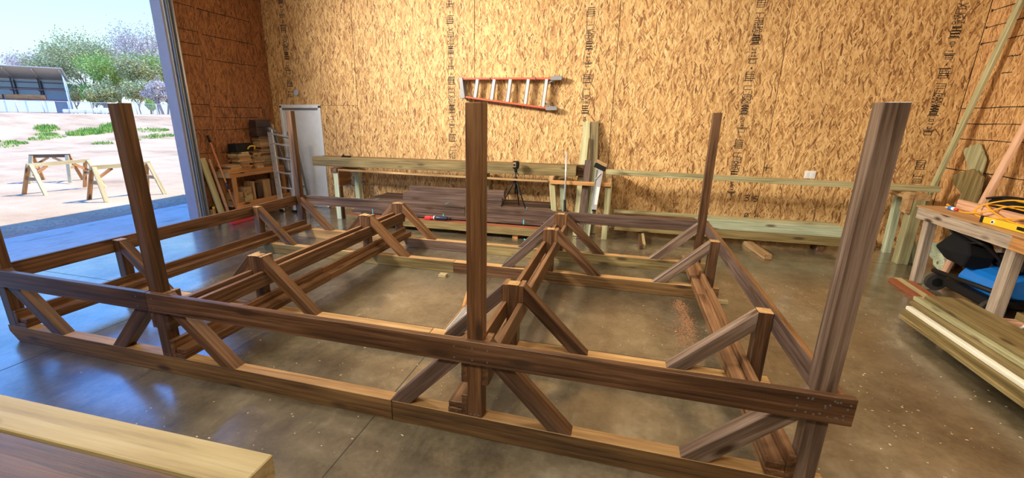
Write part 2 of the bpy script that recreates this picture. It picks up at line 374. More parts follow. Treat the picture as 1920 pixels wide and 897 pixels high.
# ------------------------------------------------------------------ the setting
YB, XL, XR, YF, ZC = 5.864, -3.27, 8.30, -7.0, 4.9
DOOR_Y0, DOOR_Y1, DOOR_Z = -1.6, 3.757, 4.15
fl = box('floor', (-3.45, -7.2, -0.2), (8.5, YB + 0.2, 0.0), 'floor', r=0); tag(fl, kind='structure')
for n_, lo, hi in (('x', (-3.4, 1.288, -0.002), (4.85, 1.294, 0.0008)), ('x', (-3.4, 4.9, -0.002), (8.29, 4.906, 0.0008)), ('y', (-0.585, -7, -0.002), (-0.579, 5.85, 0.0008)), ('y', (2.417, -7, -0.002), (2.423, 5.85, 0.0008))):
    box('control_joint', lo, hi, 'joint', fl, r=0)
bm = bmesh.new(); ck_ = [(4.93, -.05), (5.02, -.22), (5.06, -.36), (5.10, -.45), (5.13, -.62), (5.19, -.74), (5.2, -.95)]
for (ax, ay), (bx, by) in zip(ck_, ck_[1:]): addbeam(bm, (ax, ay, .0002), (bx, by, .0002), .006, .001)
put('floor_crack', bm, 'sawdust', fl)
ce = box('ceiling', (-3.9, -7.4, ZC), (8.9, 13.0, 5.55), 'ceil', r=0); tag(ce, kind='structure')

def panel(parent, wall, a0, a1, z0, z1, mat, name='osb_panel'):
    """strand board sheet, 12 mm proud; its own x runs along the wall, its y up"""
    bm = bmesh.new()
    if wall == 'back': fr = Matrix(((1, 0, 0), (0, 0, -1), (0, 1, 0))).to_4x4(); fr.translation = (a0, YB + 0.012, z0)
    elif wall == 'left': fr = Matrix(((0, 0, 1), (1, 0, 0), (0, 1, 0))).to_4x4(); fr.translation = (XL - 0.012, a0, z0)
    elif wall == 'right': fr = Matrix(((0, 0, -1), (-1, 0, 0), (0, 1, 0))).to_4x4(); fr.translation = (XR + 0.012, a1, z0)
    else: fr = Matrix(((-1, 0, 0), (0, 0, 1), (0, 1, 0))).to_4x4(); fr.translation = (a1, YF - 0.012, z0)
    addbox(bm, (0, 0, 0), (a1 - a0, z1 - z0, 0.012)); bev(bm, 0.0015)
    for v in bm.verts: v.co = fr @ v.co
    return put(name, bm, mat, parent, fr)
g = 0.004
wb = box('wall_back', (XL - 0.2, YB + 0.012, 0), (XR + 0.2, YB + 0.16, ZC), 'gap', r=0); tag(wb, kind='structure')
seams = [-1.25, 1.17, 3.60, 6.00, XR - 0.001]
for a, b in zip(seams, seams[1:]): panel(wb, 'back', a + g, b - g, 0.0, ZC, 'osb_back')
DX0, DX1, DZ = -3.085, -2.10, 2.09
panel(wb, 'back', XL + 0.001, DX0, 0, DZ, 'osb_back'); panel(wb, 'back', DX1, -1.25 - g, 0, DZ, 'osb_back')
panel(wb, 'back', XL + 0.001, -1.25 - g, DZ + g, ZC, 'osb_back')
wl = box('wall_left', (XL - 0.18, DOOR_Y1, 0), (XL - 0.012, 13.0, ZC), 'gap', r=0); tag(wl, kind='structure')
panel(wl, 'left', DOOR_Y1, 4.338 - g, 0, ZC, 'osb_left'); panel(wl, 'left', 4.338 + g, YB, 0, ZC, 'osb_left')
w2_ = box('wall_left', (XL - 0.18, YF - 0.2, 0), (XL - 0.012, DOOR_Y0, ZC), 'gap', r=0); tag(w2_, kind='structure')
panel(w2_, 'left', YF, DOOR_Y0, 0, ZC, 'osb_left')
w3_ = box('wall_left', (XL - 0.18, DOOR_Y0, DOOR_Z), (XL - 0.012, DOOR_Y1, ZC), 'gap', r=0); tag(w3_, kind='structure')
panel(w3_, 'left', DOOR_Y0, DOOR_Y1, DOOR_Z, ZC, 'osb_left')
wr = box('wall_right', (XR + 0.012, YF - 0.2, 0), (XR + 0.16, YB + 0.2, ZC), 'gap', r=0); tag(wr, kind='structure')
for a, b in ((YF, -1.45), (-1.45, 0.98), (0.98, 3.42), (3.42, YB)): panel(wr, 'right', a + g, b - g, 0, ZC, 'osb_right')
wf = box('wall_front', (XL - 0.2, YF - 0.16, 0), (XR + 0.2, YF - 0.012, ZC), 'gap', r=0); tag(wf, kind='structure')
for i in range(5): panel(wf, 'front', XL + i * 2.314 + g, XL + (i + 1) * 2.314 - g, 0, ZC, 'osb_back')
# black slots between the sheets on the side walls
for z, y0, y1 in ((3.62, 3.94, 4.315), (3.61, 4.39, 5.54), (3.24, 3.94, 4.325), (3.215, 4.41, 5.58), (3.04, 3.94, 4.326), (2.845, 3.94, 4.328), (2.82, 4.41, 5.57), (2.06, 3.95, 4.34), (2.03, 4.42, 5.57), (1.86, 3.94, 4.33), (1.845, 4.40, 5.40), (1.635, 3.94, 4.33), (1.63, 4.40, 5.40), (1.23, 3.94, 4.33), (1.22, 4.40, 5.55)):
    bm = bmesh.new(); n = 6; c = [(XL + 0.0005, y0 + (y1 - y0) * k / n, z + random.uniform(-.004, .004)) for k in range(n + 1)]
    for p, q in zip(c, c[1:]): addbeam(bm, p, q, 0.003, random.uniform(.008, .013))
    put('board_slot', bm, 'gap', wl)
for z, y0, y1 in ((3.276, 4.2, 5.82), (3.077, 4.2, 5.84), (2.877, 4.2, 5.84), (2.057, 3.4, 5.855), (1.853, 3.4, 5.86), (1.651, 3.4, 5.86), (1.243, 3.4, 5.85), (2.66, 5.1, 5.3), (2.47, 5.15, 5.32)):
    bm = bmesh.new(); n = 10; c = [(XR - 0.0005, y0 + (y1 - y0) * k / n, z + random.uniform(-.005, .005)) for k in range(n + 1)]
    for p, q in zip(c, c[1:]): addbeam(bm, p, q, 0.003, random.uniform(.008, .013))
    if z > 2.8 or z < 1.3: addbeam(bm, (XR - 0.0005, y1 - 0.025, z), (XR - 0.0005, y1 + 0.005, z), 0.004, 0.032)
    put('board_slot', bm, 'gap', wr)
# mirror-written ink stamps that run up the sheets
rs = random.Random(3)
def stamp_column(x, z0, z1, shear=0.0, faint=0.0):
    bm = bmesh.new(); z = z1; wdt = 0.15
    def bar(u0, v0, u1, v1, t=0.006): addbeam(bm, (x + u0, YB - 0.0006, v0), (x + u1, YB - 0.0006, v1), 0.0012 * 2, t * 1.45, up=(0, 0, 1) if abs(u1 - u0) > abs(v1 - v0) else (1, 0, 0))
    def glyph(zc, h, ww, u=0.0):
        k = rs.randrange(8); l, r_ = u - ww / 2, u + ww / 2; t, b = zc + h / 2, zc - h / 2
        segs = {0: ((l, t, l, b), (r_, t, r_, b), (l, zc, r_, zc)), 1: ((l, t, r_, t), (l, b, r_, b), (l, t, l, b)), 2: ((l, t, r_, b), (l, b, r_, t)), 3: ((l, t, r_, t), (u, t, u, b)),
                4: ((l, t, r_, t), (l, zc, r_, zc), (l, b, r_, b), (r_, t, r_, b)), 5: ((l, b, r_, b), (l, b, l, t), (r_, b, r_, t)), 6: ((l, t, r_, t), (l, b, r_, b), (l, t, l, b), (r_, t, r_, b)), 7: ((l, zc, r_, zc), (r_, t, r_, b))}[k]
        for a in segs: bar(*a)
    while z > z0:
        for kind, h in (('bars', 0.16), ('gap', .03), ('big', .07), ('big', .07), ('block', .13), ('heavy', .15), ('line', .02), ('gap', .03), ('small', .05), ('small', .05), ('small', .05), ('line', .02), ('box', .07), ('gap', .03), ('one', .05), ('gap', .03)):
            if z - h < z0: z = -1; break
            c = z - h / 2
            if kind == 'bars':
                for q in range(5): bar(-wdt / 2 + rs.uniform(0, .03), z - q * .03, wdt / 2 - rs.uniform(0, .03), z - q * .03, rs.choice((.005, .008, .011)))
                bar(-wdt / 2 + .02, z, -wdt / 2 + .02, z - .13); bar(wdt / 2 - .03, z - .03, wdt / 2 - .03, z - .12)
            elif kind == 'big': glyph(c, h * .8, wdt * .75)
            elif kind == 'block':
                for q in range(3):
                    for u in (-.045, 0.0, .045): glyph(z - .02 - q * .042, .03, .033, u)
            elif kind == 'heavy':
                for q in range(4): glyph(z - .02 - q * .036, .03, wdt * rs.uniform(.5, .8)); bar(-.05, z - .035 - q * .036, .05, z - .035 - q * .036, .010)
            elif kind == 'line': bar(-wdt * .45, c, wdt * .45, c, .007)
            elif kind == 'small': glyph(c, h * .55, .05)
            elif kind == 'one': bar(0, c + .016, 0, c - .016, .009)
            elif kind == 'box': glyph(c, h * .6, wdt * .6); bar(-wdt * .4, z - .005, wdt * .4, z - .005, .006)
            z -= h
    put('ink_stamp', bm, 'ink', wb)
for x, z0, z1 in ((-2.78, 2.16, 4.6), (0.722, 0.85, 4.6), (3.15, 1.75, 4.6), (5.592, 0.55, 4.6), (7.998, 1.62, 4.6), (8.02, 1.0, 1.33)): stamp_column(x, z0, z1)
def ink_line(name, pts, rad, mat):
    bm = bmesh.new(); c = curve_pts([(a, YB - 0.001, b) for a, b in pts], 6)
    for p, q in zip(c, c[1:]): addbeam(bm, p, q, 0.002, rad * 2, up=(0, 0, 1) if abs((q - p).x) > abs((q - p).z) else (1, 0, 0))
    return put(name, bm, mat, wb)
for pts in ([(5.80, .69), (5.86, .71), (5.85, .67), (5.815, .665), (5.86, .65), (5.845, .61), (5.80, .615)], [(5.905, .69), (5.91, .61)], [(5.99, .69), (5.945, .69), (5.94, .655), (5.985, .65), (5.975, .61), (5.935, .61)],
            [(5.84, .385), (5.87, .41), (5.895, .37), (5.865, .335), (5.84, .385)], [(5.83, .33), (5.91, .415)], [(6.0, .37), (6.07, .375)], [(6.035, .42), (6.03, .32)], [(6.0, 1.155), (6.08, 1.15)], [(6.04, 1.20), (6.035, 1.10)]):
    ink_line('pen_mark', pts, 0.006, 'ink')
ink_line('chalk_scribble', [(-1.66, .47), (-1.55, .52), (-1.45, .50), (-1.33, .57), (-1.2, .61)], 0.009, 'inkblue')

# white side door in the back wall
d1 = box('door_1', (DX0 + 0.05, YB + 0.0, 0.015), (DX1 - 0.05, YB + 0.012, DZ - 0.05), 'white', r=0.001); tag(d1, kind='structure')
box('jamb', (DX0, YB - 0.03, 0), (DX0 + 0.05, YB + 0.012, DZ), 'white', d1, .004); box('jamb', (DX1 - 0.05, YB - 0.03, 0), (DX1, YB + 0.012, DZ), 'white', d1, .004)
box('head_jamb', (DX0, YB - 0.03, DZ - 0.05), (DX1, YB + 0.012, DZ + 0.015), 'white', d1, .004)
box('closer_rail', (DX0 + 0.06, YB - 0.02, DZ - 0.085), (DX1 - 0.09, YB, DZ - 0.06), 'alud', d1, .002)
box('threshold', (DX0, YB - 0.06, 0), (DX1, YB + 0.012, 0.025), 'alu', d1, .003)
tube('door_knob', [(DX0 + 0.12, YB, 1.0), (DX0 + 0.12, YB - 0.03, 1.0), (DX0 + 0.12, YB - 0.04, 1.0), (DX0 + 0.12, YB - 0.07, 1.0)], [.012, .012, .028, .02], 'alud', d1, 12)
# steel trim around the big door
t1 = empty('trim_1', (XL, DOOR_Y1, 0)); tag(t1, kind='structure')
box('jamb_trim', (XL - 0.20, DOOR_Y1 - 0.02, 0), (XL + 0.012, DOOR_Y1 + 0.0, DOOR_Z), 'trim', t1, .003)
box('jamb_trim', (XL - 0.20, DOOR_Y0, 0), (XL + 0.012, DOOR_Y0 + 0.02, DOOR_Z), 'trim', t1, .003)
box('head_trim', (XL - 0.20, DOOR_Y0, DOOR_Z - 0.02), (XL + 0.012, DOOR_Y1, DOOR_Z + 0.01), 'trim', t1, .003)
tr = empty('door_track', (XL + 0.03, 3.84, 0)); tag(tr, 'galvanised steel track of the big roll-up door, running up its frame', 'door track')
box('angle_flange', (XL + 0.001, 3.757, 0), (XL + 0.012, 3.925, 4.3), 'steel', tr, .002)
box('edge_strip', (XL + 0.012, 3.765, 0), (XL + 0.03, 3.785, 4.3), 'alu', tr, .002)
bm = bmesh.new()
for lo, hi in (((XL + .012, 3.80, 0), (XL + .075, 3.806, 4.3)), ((XL + .069, 3.80, 0), (XL + .075, 3.83, 4.3)), ((XL + .012, 3.87, 0), (XL + .075, 3.876, 4.3)), ((XL + .012, 3.80, 0), (XL + .018, 3.87, 4.3))): addbox(bm, lo, hi)
put('channel', bm, 'steel', tr)
tube('guide_pipe', [(XL + .05, 3.905, 0), (XL + .05, 3.905, 4.3)], .02, 'alu', tr, 10)
for z in (0.5, 1.1, 1.7, 2.3, 2.9, 3.5): tube('track_bolt', [(XL + .012, 3.845, z), (XL + .03, 3.845, z)], .012, 'alud', tr, 6, False)

# added fill lights, all out of view
for li, (loc, aim, sxx, syy, watt, colr) in enumerate(FILL_LIGHTS):
    loc = Vector(loc); aim = Vector(aim); q = (loc - aim).to_track_quat('Z', 'Y'); mt = Matrix.Translation(loc) @ q.to_matrix().to_4x4()
    root = empty('work_lamp', loc); root['category'] = 'lamp'; root['group'] = 'lamps above the picture'
    root['label'] = FILL_LABELS[li]
    bm = bmesh.new(); addbox(bm, (-sxx / 2 - .03, -syy / 2 - .03, .02), (sxx / 2 + .03, syy / 2 + .03, .10)); bev(bm, .01)
    for v in bm.verts: v.co = mt @ v.co
    put('housing', bm, 'lampw', root)
    bm = bmesh.new(); addbox(bm, (-sxx / 2, -syy / 2, .004), (sxx / 2, syy / 2, .02))
    for v in bm.verts: v.co = mt @ v.co
    put('diffuser', bm, 'lampe', root)
    top = mt @ Vector((0, 0, .1)); end = Vector((-3.26, top.y, top.z)) if loc.x < -1 else Vector((top.x, top.y, ZC))
    tube('bracket', [top, end], .02, 'lampw', root, 8)
    ld = bpy.data.lights.new('lamp light', 'AREA'); ld.shape = 'RECTANGLE'; ld.size = sxx; ld.size_y = syy; ld.energy = watt; ld.spread = math.radians(105 if loc.x < -1 else 165); ld.color = colr
    lo = bpy.data.objects.new('lamp_light', ld); COL.objects.link(lo); lo.matrix_world = mt
#PART2

# ------------------------------------------------------------------ the big timber frame
fr_ = empty('timber_platform', (1.9, 1.87, 0))
tag(fr_, 'big brown stained timber platform with tall posts and diagonal braces on the concrete', 'platform')
PX = (-1.09, 0.640, 3.066, 4.797); PY = (0.0, 0.931, 2.767, 3.647); PW = 0.091
SH, TT, ST = 0.144, 1.958, 0.657
RB, RT = 0.5235, 0.6675
# sills: one timber per row, two lengths butted
for row, y in enumerate(PY):
    if row == 0:
        bm = bmesh.new(); poly = [(-1.115, SH), (-1.115, 0.085), (-1.03, 0.0), (2.548, 0.0), (2.548, SH)]
        A = [bm.verts.new((u, y, v)) for u, v in poly]; B = [bm.verts.new((u, y + .093, v)) for u, v in poly]
        bm.faces.new(A); bm.faces.new(B[::-1])
        for i in range(5): bm.faces.new((A[i], B[i], B[(i + 1) % 5], A[(i + 1) % 5]))
        bev(bm, .003); bmesh.ops.recalc_face_normals(bm, faces=bm.faces)
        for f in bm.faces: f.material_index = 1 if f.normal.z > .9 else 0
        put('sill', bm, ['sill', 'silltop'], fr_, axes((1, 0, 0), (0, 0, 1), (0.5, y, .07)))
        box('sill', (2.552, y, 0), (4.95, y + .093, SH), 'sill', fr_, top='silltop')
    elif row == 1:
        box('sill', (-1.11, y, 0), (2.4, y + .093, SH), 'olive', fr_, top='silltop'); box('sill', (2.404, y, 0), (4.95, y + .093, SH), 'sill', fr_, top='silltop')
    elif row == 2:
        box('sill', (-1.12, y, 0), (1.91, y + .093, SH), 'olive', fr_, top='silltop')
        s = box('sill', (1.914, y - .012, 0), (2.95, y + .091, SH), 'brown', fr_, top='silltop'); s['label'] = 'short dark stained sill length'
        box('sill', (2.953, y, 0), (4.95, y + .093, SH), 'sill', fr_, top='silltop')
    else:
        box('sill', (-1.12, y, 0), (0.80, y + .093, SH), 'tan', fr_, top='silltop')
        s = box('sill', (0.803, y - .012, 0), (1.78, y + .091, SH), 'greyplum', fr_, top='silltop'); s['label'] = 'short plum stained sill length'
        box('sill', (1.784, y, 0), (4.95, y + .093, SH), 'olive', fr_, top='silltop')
# posts
for i, x in enumerate(PX):
    for j, y in enumerate(PY):
        tall = j == 0 or (j == 3 and i in (0, 3))
        mat = 'grey' if (i == 3 and j == 0) else ('brownwarm' if (i == 2 and j == 0) else 'brown')
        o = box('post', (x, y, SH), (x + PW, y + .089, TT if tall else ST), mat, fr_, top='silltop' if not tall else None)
        if i == 3 and j == 0: o['label'] = 'weathered grey front corner post'
# rails front, back, outer sides
box('rail', (-1.35, -.038, RB), (0.645, 0, RT), 'brown', fr_); box('rail', (0.648, -.038, RB), (4.905 + .055, 0, RT), 'brown', fr_)
box('rail', (-1.09, PY[3] + .089, RB), (1.72, PY[3] + .127, RT), 'greyplum', fr_); box('rail', (1.723, PY[3] + .089, RB), (4.93, PY[3] + .127, RT), 'greyplum', fr_)
box('rail', (-1.128, 0.0, RB), (-1.09, PY[3] + .089, RT), 'brown', fr_)
box('rail', (4.888, 0.0, RB), (4.926, PY[3] + .089, RT), 'greyplum', fr_, top='brownwarm')
# paired joists on the inner lines, with blocks that carry their top edge up to the post tops
for x in PX[1:3]:
    for sx0, sx1 in ((x - .038, x), (x + PW, x + PW + .038)):
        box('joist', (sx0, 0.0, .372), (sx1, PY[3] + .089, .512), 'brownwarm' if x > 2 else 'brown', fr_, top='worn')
        for y in PY:
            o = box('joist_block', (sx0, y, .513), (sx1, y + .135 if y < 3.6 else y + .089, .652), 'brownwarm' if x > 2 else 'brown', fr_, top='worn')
            if x < 2:
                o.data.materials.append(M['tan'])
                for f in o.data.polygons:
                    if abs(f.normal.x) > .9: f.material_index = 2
# ledgers beside the post feet: one on edge, two flat
for i, x in enumerate(PX):
    right = i < 2
    a, b = (x + PW, x + PW + .038) if right else (x - .038, x)
    c, d = (b, b + .089) if right else (a - .089, a)
    cuts = {0: (0.0, 3.68), 1: (0.0, 1.75, 3.74), 2: (0.0, 1.75, 3.70), 3: (0.0, 2.35, 3.72)}[i]
    for p, q in zip(cuts, cuts[1:]):
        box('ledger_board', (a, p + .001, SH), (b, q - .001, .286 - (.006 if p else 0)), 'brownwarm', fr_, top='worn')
        box('ledger_flat', (c, p + .001, SH), (d, q - .001, .181), 'brownwarm', fr_)
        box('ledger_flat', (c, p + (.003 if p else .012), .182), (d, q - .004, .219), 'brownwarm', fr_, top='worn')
# braces: 45 degree struts, plumb cut against the post, level cut on the sill
def brace(xa, za, xb, y, mat, wh=.136):
    """upper edge from (xa,za) on the post to (xb,SH) on the sill"""
    s = 1 if xb > xa else -1; k = (za - SH) / abs(xb - xa)
    poly = [(xa, za), (xb, SH), (xb - s * wh, SH), (xa, za - wh * k)]
    if abs(za - .655) < .004: pass
    prism('brace', poly, 'y', y + .001, y + .088, mat, fr_, x=(xb - xa, 0, SH - za))
for j, y in enumerate(PY):
    d0 = (.565, .53, .53, .53)[j]
    brace(PX[0] + PW, .652, PX[0] + PW + d0, y, 'brown')
    if j: brace(PX[1] - .038, .648, PX[1] - .038 - .48, y, 'brown')
    else: brace(PX[1] - .038, .66, 0.117, y, 'brown')
    brace(PX[1] + PW + .038, .648, PX[1] + PW + .038 + (.52 if j else .545), y, 'brownwarm')
    brace(PX[2] - .038, .648, PX[2] - .038 - (.50 if j else .487), y, 'greyplum')
    brace(PX[2] + PW + .038, .652, PX[2] + PW + .038 + (.515 if j else .497), y, 'brown')
    brace(PX[3], .652, 4.270, y, 'grey')
# screw heads
bm = bmesh.new(); rn = random.Random(5)
def screw(x, y, z, d): addtube(bm, [(x, y, z), (x + d[0] * .0015, y + d[1] * .0015, z + d[2] * .0015)], .005, 6)
for q in range(22): screw(rn.uniform(4.72, 4.94), -.038, rn.uniform(RB + .02, RT - .02), (0, -1, 0))
for x in PX:
    for dx in (.02, .045, .07):
        if x != PX[3]: screw(x + dx, 0, SH + .018, (0, -1, 0))
for x in (0.55, 0.7, 3.0, 3.11, 3.2, -1.05): 
    for z in (RB + .03, RT - .04): screw(x, -.038, z, (0, -1, 0))
for q in range(10): screw(rn.uniform(4.67, 4.75), rn.uniform(.03, .35), .219, (0, 0, 1))
put('screw_heads', bm, 'alud', fr_, kind='stuff')
s = box('shim', (4.90, 2.70, 0), (5.045, 2.765, .03), 'cream', None, .002)
tag(s, 'short pale wood shim block under the sill end at the right side of the frame', 'wood block')

# ------------------------------------------------------------------ small things on the floor
tag(box('wood_block', (1.79, 2.56, 0), (1.885, 2.64, .035), 'cream', None, .003), 'small pale wood block lying on the floor before the second sill from the back', 'wood block')
tag(beam('batten', (2.395, 1.80, .01), (2.29, 2.25, .01), .035, .02, 'orange', None), 'short orange tan batten on the floor behind the middle front post', 'batten')
gr = empty('slotted_strip', (2.42, 1.6, 0)); tag(gr, 'grey slotted metal strip with tan wood edge on the floor behind the middle post', 'metal strip')
beam('wood_edge', (2.395, 1.25, .006), (2.395, 1.90, .006), .014, .012, 'tan', gr)
bm = bmesh.new()
addbox(bm, (2.405, 1.25, .002), (2.415, 1.90, .010)); addbox(bm, (2.465, 1.25, .002), (2.475, 1.90, .010))
for q in range(33): addbox(bm, (2.415, 1.255 + q * .0196, .002), (2.465, 1.263 + q * .0196, .009))
put('slotted_plate', bm, 'alu', gr)
tag(tube('pencil', [(2.42, 4.60, .008), (2.575, 4.42, .008)], .008, 'teal', None, 6, False), 'teal pencil stub lying on the floor before the dark board stack', 'pencil')
def scatter(name, label, cat, n, spots, size, mat, seed, flat=.3):
    bm = bmesh.new(); r_ = random.Random(seed)
    for q in range(n):
        cx, cy, sx_, sy_ = r_.choice(spots); x, y = r_.gauss(cx, sx_), r_.gauss(cy, sy_)
        if -1.15 < x < 5.0 and any(abs(y - (py + .045)) < .08 for py in PY): continue
        s = size * r_.uniform(.4, 1.4); a = r_.uniform(0, 6.28); l = s * r_.uniform(1, 2.6)
        ca, sa = math.cos(a), math.sin(a)
        v = [bm.verts.new((x + ca * l * i - sa * s * j, y + sa * l * i + ca * s * j, z)) for z in (0.0003, s * flat) for i, j in ((-.5, -.5), (.5, -.5), (.5, .5), (-.5, .5))]
        for f in ((4, 5, 6, 7), (0, 1, 5, 4), (1, 2, 6, 5), (2, 3, 7, 6), (3, 0, 4, 7), (0, 3, 2, 1)): bm.faces.new([v[i] for i in f])
    o = put(name, bm, mat); return tag(o, label, cat, kind='stuff')
scatter('wood_chips', 'pale wood chips and shavings scattered over the concrete floor', 'wood chips', 520, [(6.0, 1.9, .5, .9), (5.7, 3.2, .6, .8), (6.2, 1.0, .3, .5), (2.0, -.4, .6, .5), (1.2, .4, .8, .5), (3.9, 1.9, .8, .8), (5.6, .6, .3, .6), (2.6, .45, .5, .3)], .0052, 'chip', 11)
scatter('sawdust', 'orange sawdust in small heaps beside the right ledger of the frame', 'sawdust', 1700, [(4.55, 2.50, .035, .09), (4.57, 2.1, .04, .12), (4.5, 1.75, .05, .14), (4.56, 1.95, .05, .25)], .0045, 'sawdust', 12)

# ------------------------------------------------------------------ foreground timbers on their trestle
def trestle(name, x, y0, y1, h, label, group=None, mat='tan', wd=.089):
    t = empty(name, (x, (y0 + y1) / 2, 0)); tag(t, label, 'sawhorse', group)
    beam('cap', (x, y0, h - .045), (x, y1, h - .045), wd, .089, mat, t)
    for yy in (y0 + .1, y1 - .1):
        for s in (-1, 1): beam('leg', (x + s * (wd / 2 + .012), yy, h - .02), (x + s * .26, yy, .002), .089, .038, mat, t, up=(s, 0, .3))
    return t
trestle('sawhorse', 1.0, -2.1, -1.1, .763, 'tan wooden sawhorse holding up the two foreground timbers')
tag(beam('timber', (-.9, -1.426, .808), (2.852, -1.308, .808), .137, .089, 'cream', None, r=.004), 'pale yellow squared timber across the bottom left corner of the photo', 'timber', 'foreground timbers')
tag(beam('timber', (-.9, -1.61, .808), (2.725, -1.498, .808), .215, .089, 'brown', None, r=.006), 'dark brown grooved plank in front of the pale yellow timber at bottom left', 'timber', 'foreground timbers')

# ------------------------------------------------------------------ step ladder hung on the back wall
sl = empty('step_ladder', (1.9, 5.75, 2.3)); tag(sl, 'orange fibreglass step ladder hung sideways on the strand board back wall', 'ladder')
TA, TB = Vector((0.985, 5.745, 2.540)), Vector((2.62, 5.745, 2.522)); BA, BB = Vector((1.03, 5.745, 2.237)), Vector((2.56, 5.745, 2.040))
for a, b in ((TA, TB), (BA, BB)):
    beam('side_rail', a, b, .075, .032, 'rail_orange', sl); 
    a2 = a + Vector((.05, .075, -.01)); b2 = b + Vector((-.1, .075, .0)); beam('rear_rail', a2, b2, .03, .028, 'alud', sl)
prism('top_cap', [(.93, 2.565), (1.0, 2.56), (1.02, 2.38), (1.045, 2.215), (.985, 2.205), (.94, 2.23), (.95, 2.38)], 'y', 5.69, 5.84, 'alud', sl)
for x in (1.262, 1.568, 1.856, 2.172, 2.485):
    t = (x - .985) / 1.635; zt = 2.540 - .018 * t; zb = 2.237 - .197 * ((x - .04 - 1.03) / 1.53)
    st = beam('step', (x + .012, 5.745, zt - .012), (x - .035, 5.745, zb + .012), .095, .05, 'alu', sl, up=(1, 0, 0))
    for q in (-.03, 0, .03): beam('tread_ridge', (x + .012 - .03, 5.697, zt - .02), (x - .035 - .03, 5.697, zb + .02), .008, .004, 'alud', st) if q == 0 else None
for zc, s in ((2.522, 1), (2.040, -1)):
    x = 2.62 if s > 0 else 2.56
    prism('foot', [(x - .06, zc - .03), (x + .13, zc - .028), (x + .135, zc + .04 if s > 0 else zc + .03), (x + .02, zc + .04), (x - .06, zc + .028)], 'y', 5.70, 5.80, 'alud', sl)
    tube('corner_brace', curve_pts([(2.50 if s > 0 else 2.455, 5.735, zc - s * .10), (2.54, 5.735, zc - s * .06), (x + .03, 5.735, zc - s * .02)], 5), .016, 'alud', sl, 6)
for x in (1.5, 2.3): tube('wall_hook', [(x, 5.86, 2.505), (x, 5.70, 2.505), (x, 5.69, 2.55)], .008, 'alud', sl, 6)

# wall fittings
o = empty('outlet_plate', (6.65, YB, 1.07)); tag(o, 'white double outlet plate on the back wall at right', 'outlet')
box('cover', (6.575, YB - .008, 1.012), (6.725, YB, 1.13), 'plate', o, .003)
for x in (6.615, 6.685): box('socket', (x - .022, YB - .011, 1.035), (x + .022, YB - .007, 1.107), 'white', o, .002)
tag(tube('junction_cover', [(-2.643, YB, 2.337), (-2.643, YB - .025, 2.337), (-2.643, YB - .032, 2.337)], [.062, .058, .03], 'discm', None, 8, False), 'round grey blue junction cover on the back wall above the white door', 'junction box')
#PART3

# ------------------------------------------------------------------ left corner: shelf bench, offcuts, ladder, broom
sb = empty('shelf_bench', (-3.1, 4.8, 0)); tag(sb, 'orange brown wooden shelf bench loaded with offcuts against the left wall', 'workbench')
box('bench_top', (-3.25, 4.21, .875), (-2.93, 5.62, .905), 'orange', sb); box('apron', (-2.965, 4.21, .79), (-2.93, 5.62, .874), 'orange', sb)
box('end_apron', (-3.25, 4.21, .79), (-2.966, 4.245, .874), 'cream', sb); box('end_apron', (-3.25, 5.585, .79), (-2.966, 5.62, .874), 'orange', sb)
for y in (4.25, 5.49):
    for x in (-3.25, -2.955): box('leg', (x, y, 0), (x + .038 if x < -3 else x + .04, y + .085, .789), 'orange', sb, grain='z')
box('lower_rail', (-2.914, 4.21, .235), (-2.876, 5.62, .325), 'orange', sb); box('lower_shelf', (-3.25, 4.21, .26), (-2.957, 4.249, .30), 'tan', sb)
box('shelf_board', (-3.21, 4.30, .27), (-2.957, 5.48, .30), 'ply', sb)
rn = random.Random(21)
def offcut(lo, hi, mat, label, group): return tag(box('wood_offcut', lo, hi, mat, None, .002), label, 'offcut', group)
ORD = ['lowest', 'second from bottom', 'third from bottom', 'fourth from bottom', 'fifth from bottom', 'sixth from bottom', 'seventh from bottom', 'eighth from bottom', 'ninth from bottom', 'tenth from bottom', 'eleventh from bottom', 'twelfth from bottom', 'thirteenth from bottom', 'topmost']
def pile(y0, y1, z0, n, th, x0, x1, mats, where, group, jit=.05, split=None):
    z = z0
    for i in range(n):
        a = y0 + rn.uniform(-jit, jit); b = y1 + rn.uniform(-jit, jit); xx = x1 + rn.uniform(-.03, .02)
        nm = 'topmost' if i == n - 1 else ORD[i]
        offcut((x0, a, z + .0008), (xx, b, z + th - .0008), rn.choice(mats), f'{nm} offcut board in the {where}', group)
        z += th
    return z
T3 = ['tan', 'tan', 'olive', 'orange', 'cream']
z = pile(4.28, 4.52, .906, 3, .036, -3.22, -2.98, T3, 'low left pile on the shelf bench', 'offcuts on the shelf bench')
z1 = pile(4.55, 4.80, .906, 9, .036, -3.22, -2.97, T3, 'pile under the black tool case', 'offcuts on the shelf bench')
z2 = pile(4.86, 5.08, .906, 8, .036, -3.22, -2.96, T3, 'pile right of the tool case', 'offcuts on the shelf bench', .03)
z3 = pile(5.14, 5.50, .906, 14, .042, -3.22, -3.04, ['olive', 'tan', 'brown', 'tan'], 'tall pile behind the folding ladder', 'offcuts on the shelf bench', .02)
tcx = empty('tool_case', (-3.08, 4.68, z1)); tag(tcx, 'black plastic tool case with a yellow handle on the middle offcut pile', 'tool case')
box('case_body', (-3.2, 4.50, z1 + .001), (-2.97, 4.92, z1 + .15), 'black', tcx, .02)
tube('handle', curve_pts([(-2.965, 4.74, z1 + .045), (-2.94, 4.76, z1 + .09), (-2.935, 4.82, z1 + .10), (-2.94, 4.89, z1 + .085), (-2.965, 4.90, z1 + .04)], 4), .013, 'yellow', tcx, 8)
b_ = box('dark_box', (-3.2, 5.09, z3 + .001), (-3.03, 5.52, z3 + .17), 'darkstack', None, .006); tag(b_, 'dark wooden box on top of the tall right offcut pile, lower of two', 'box', 'dark boxes on the offcuts')
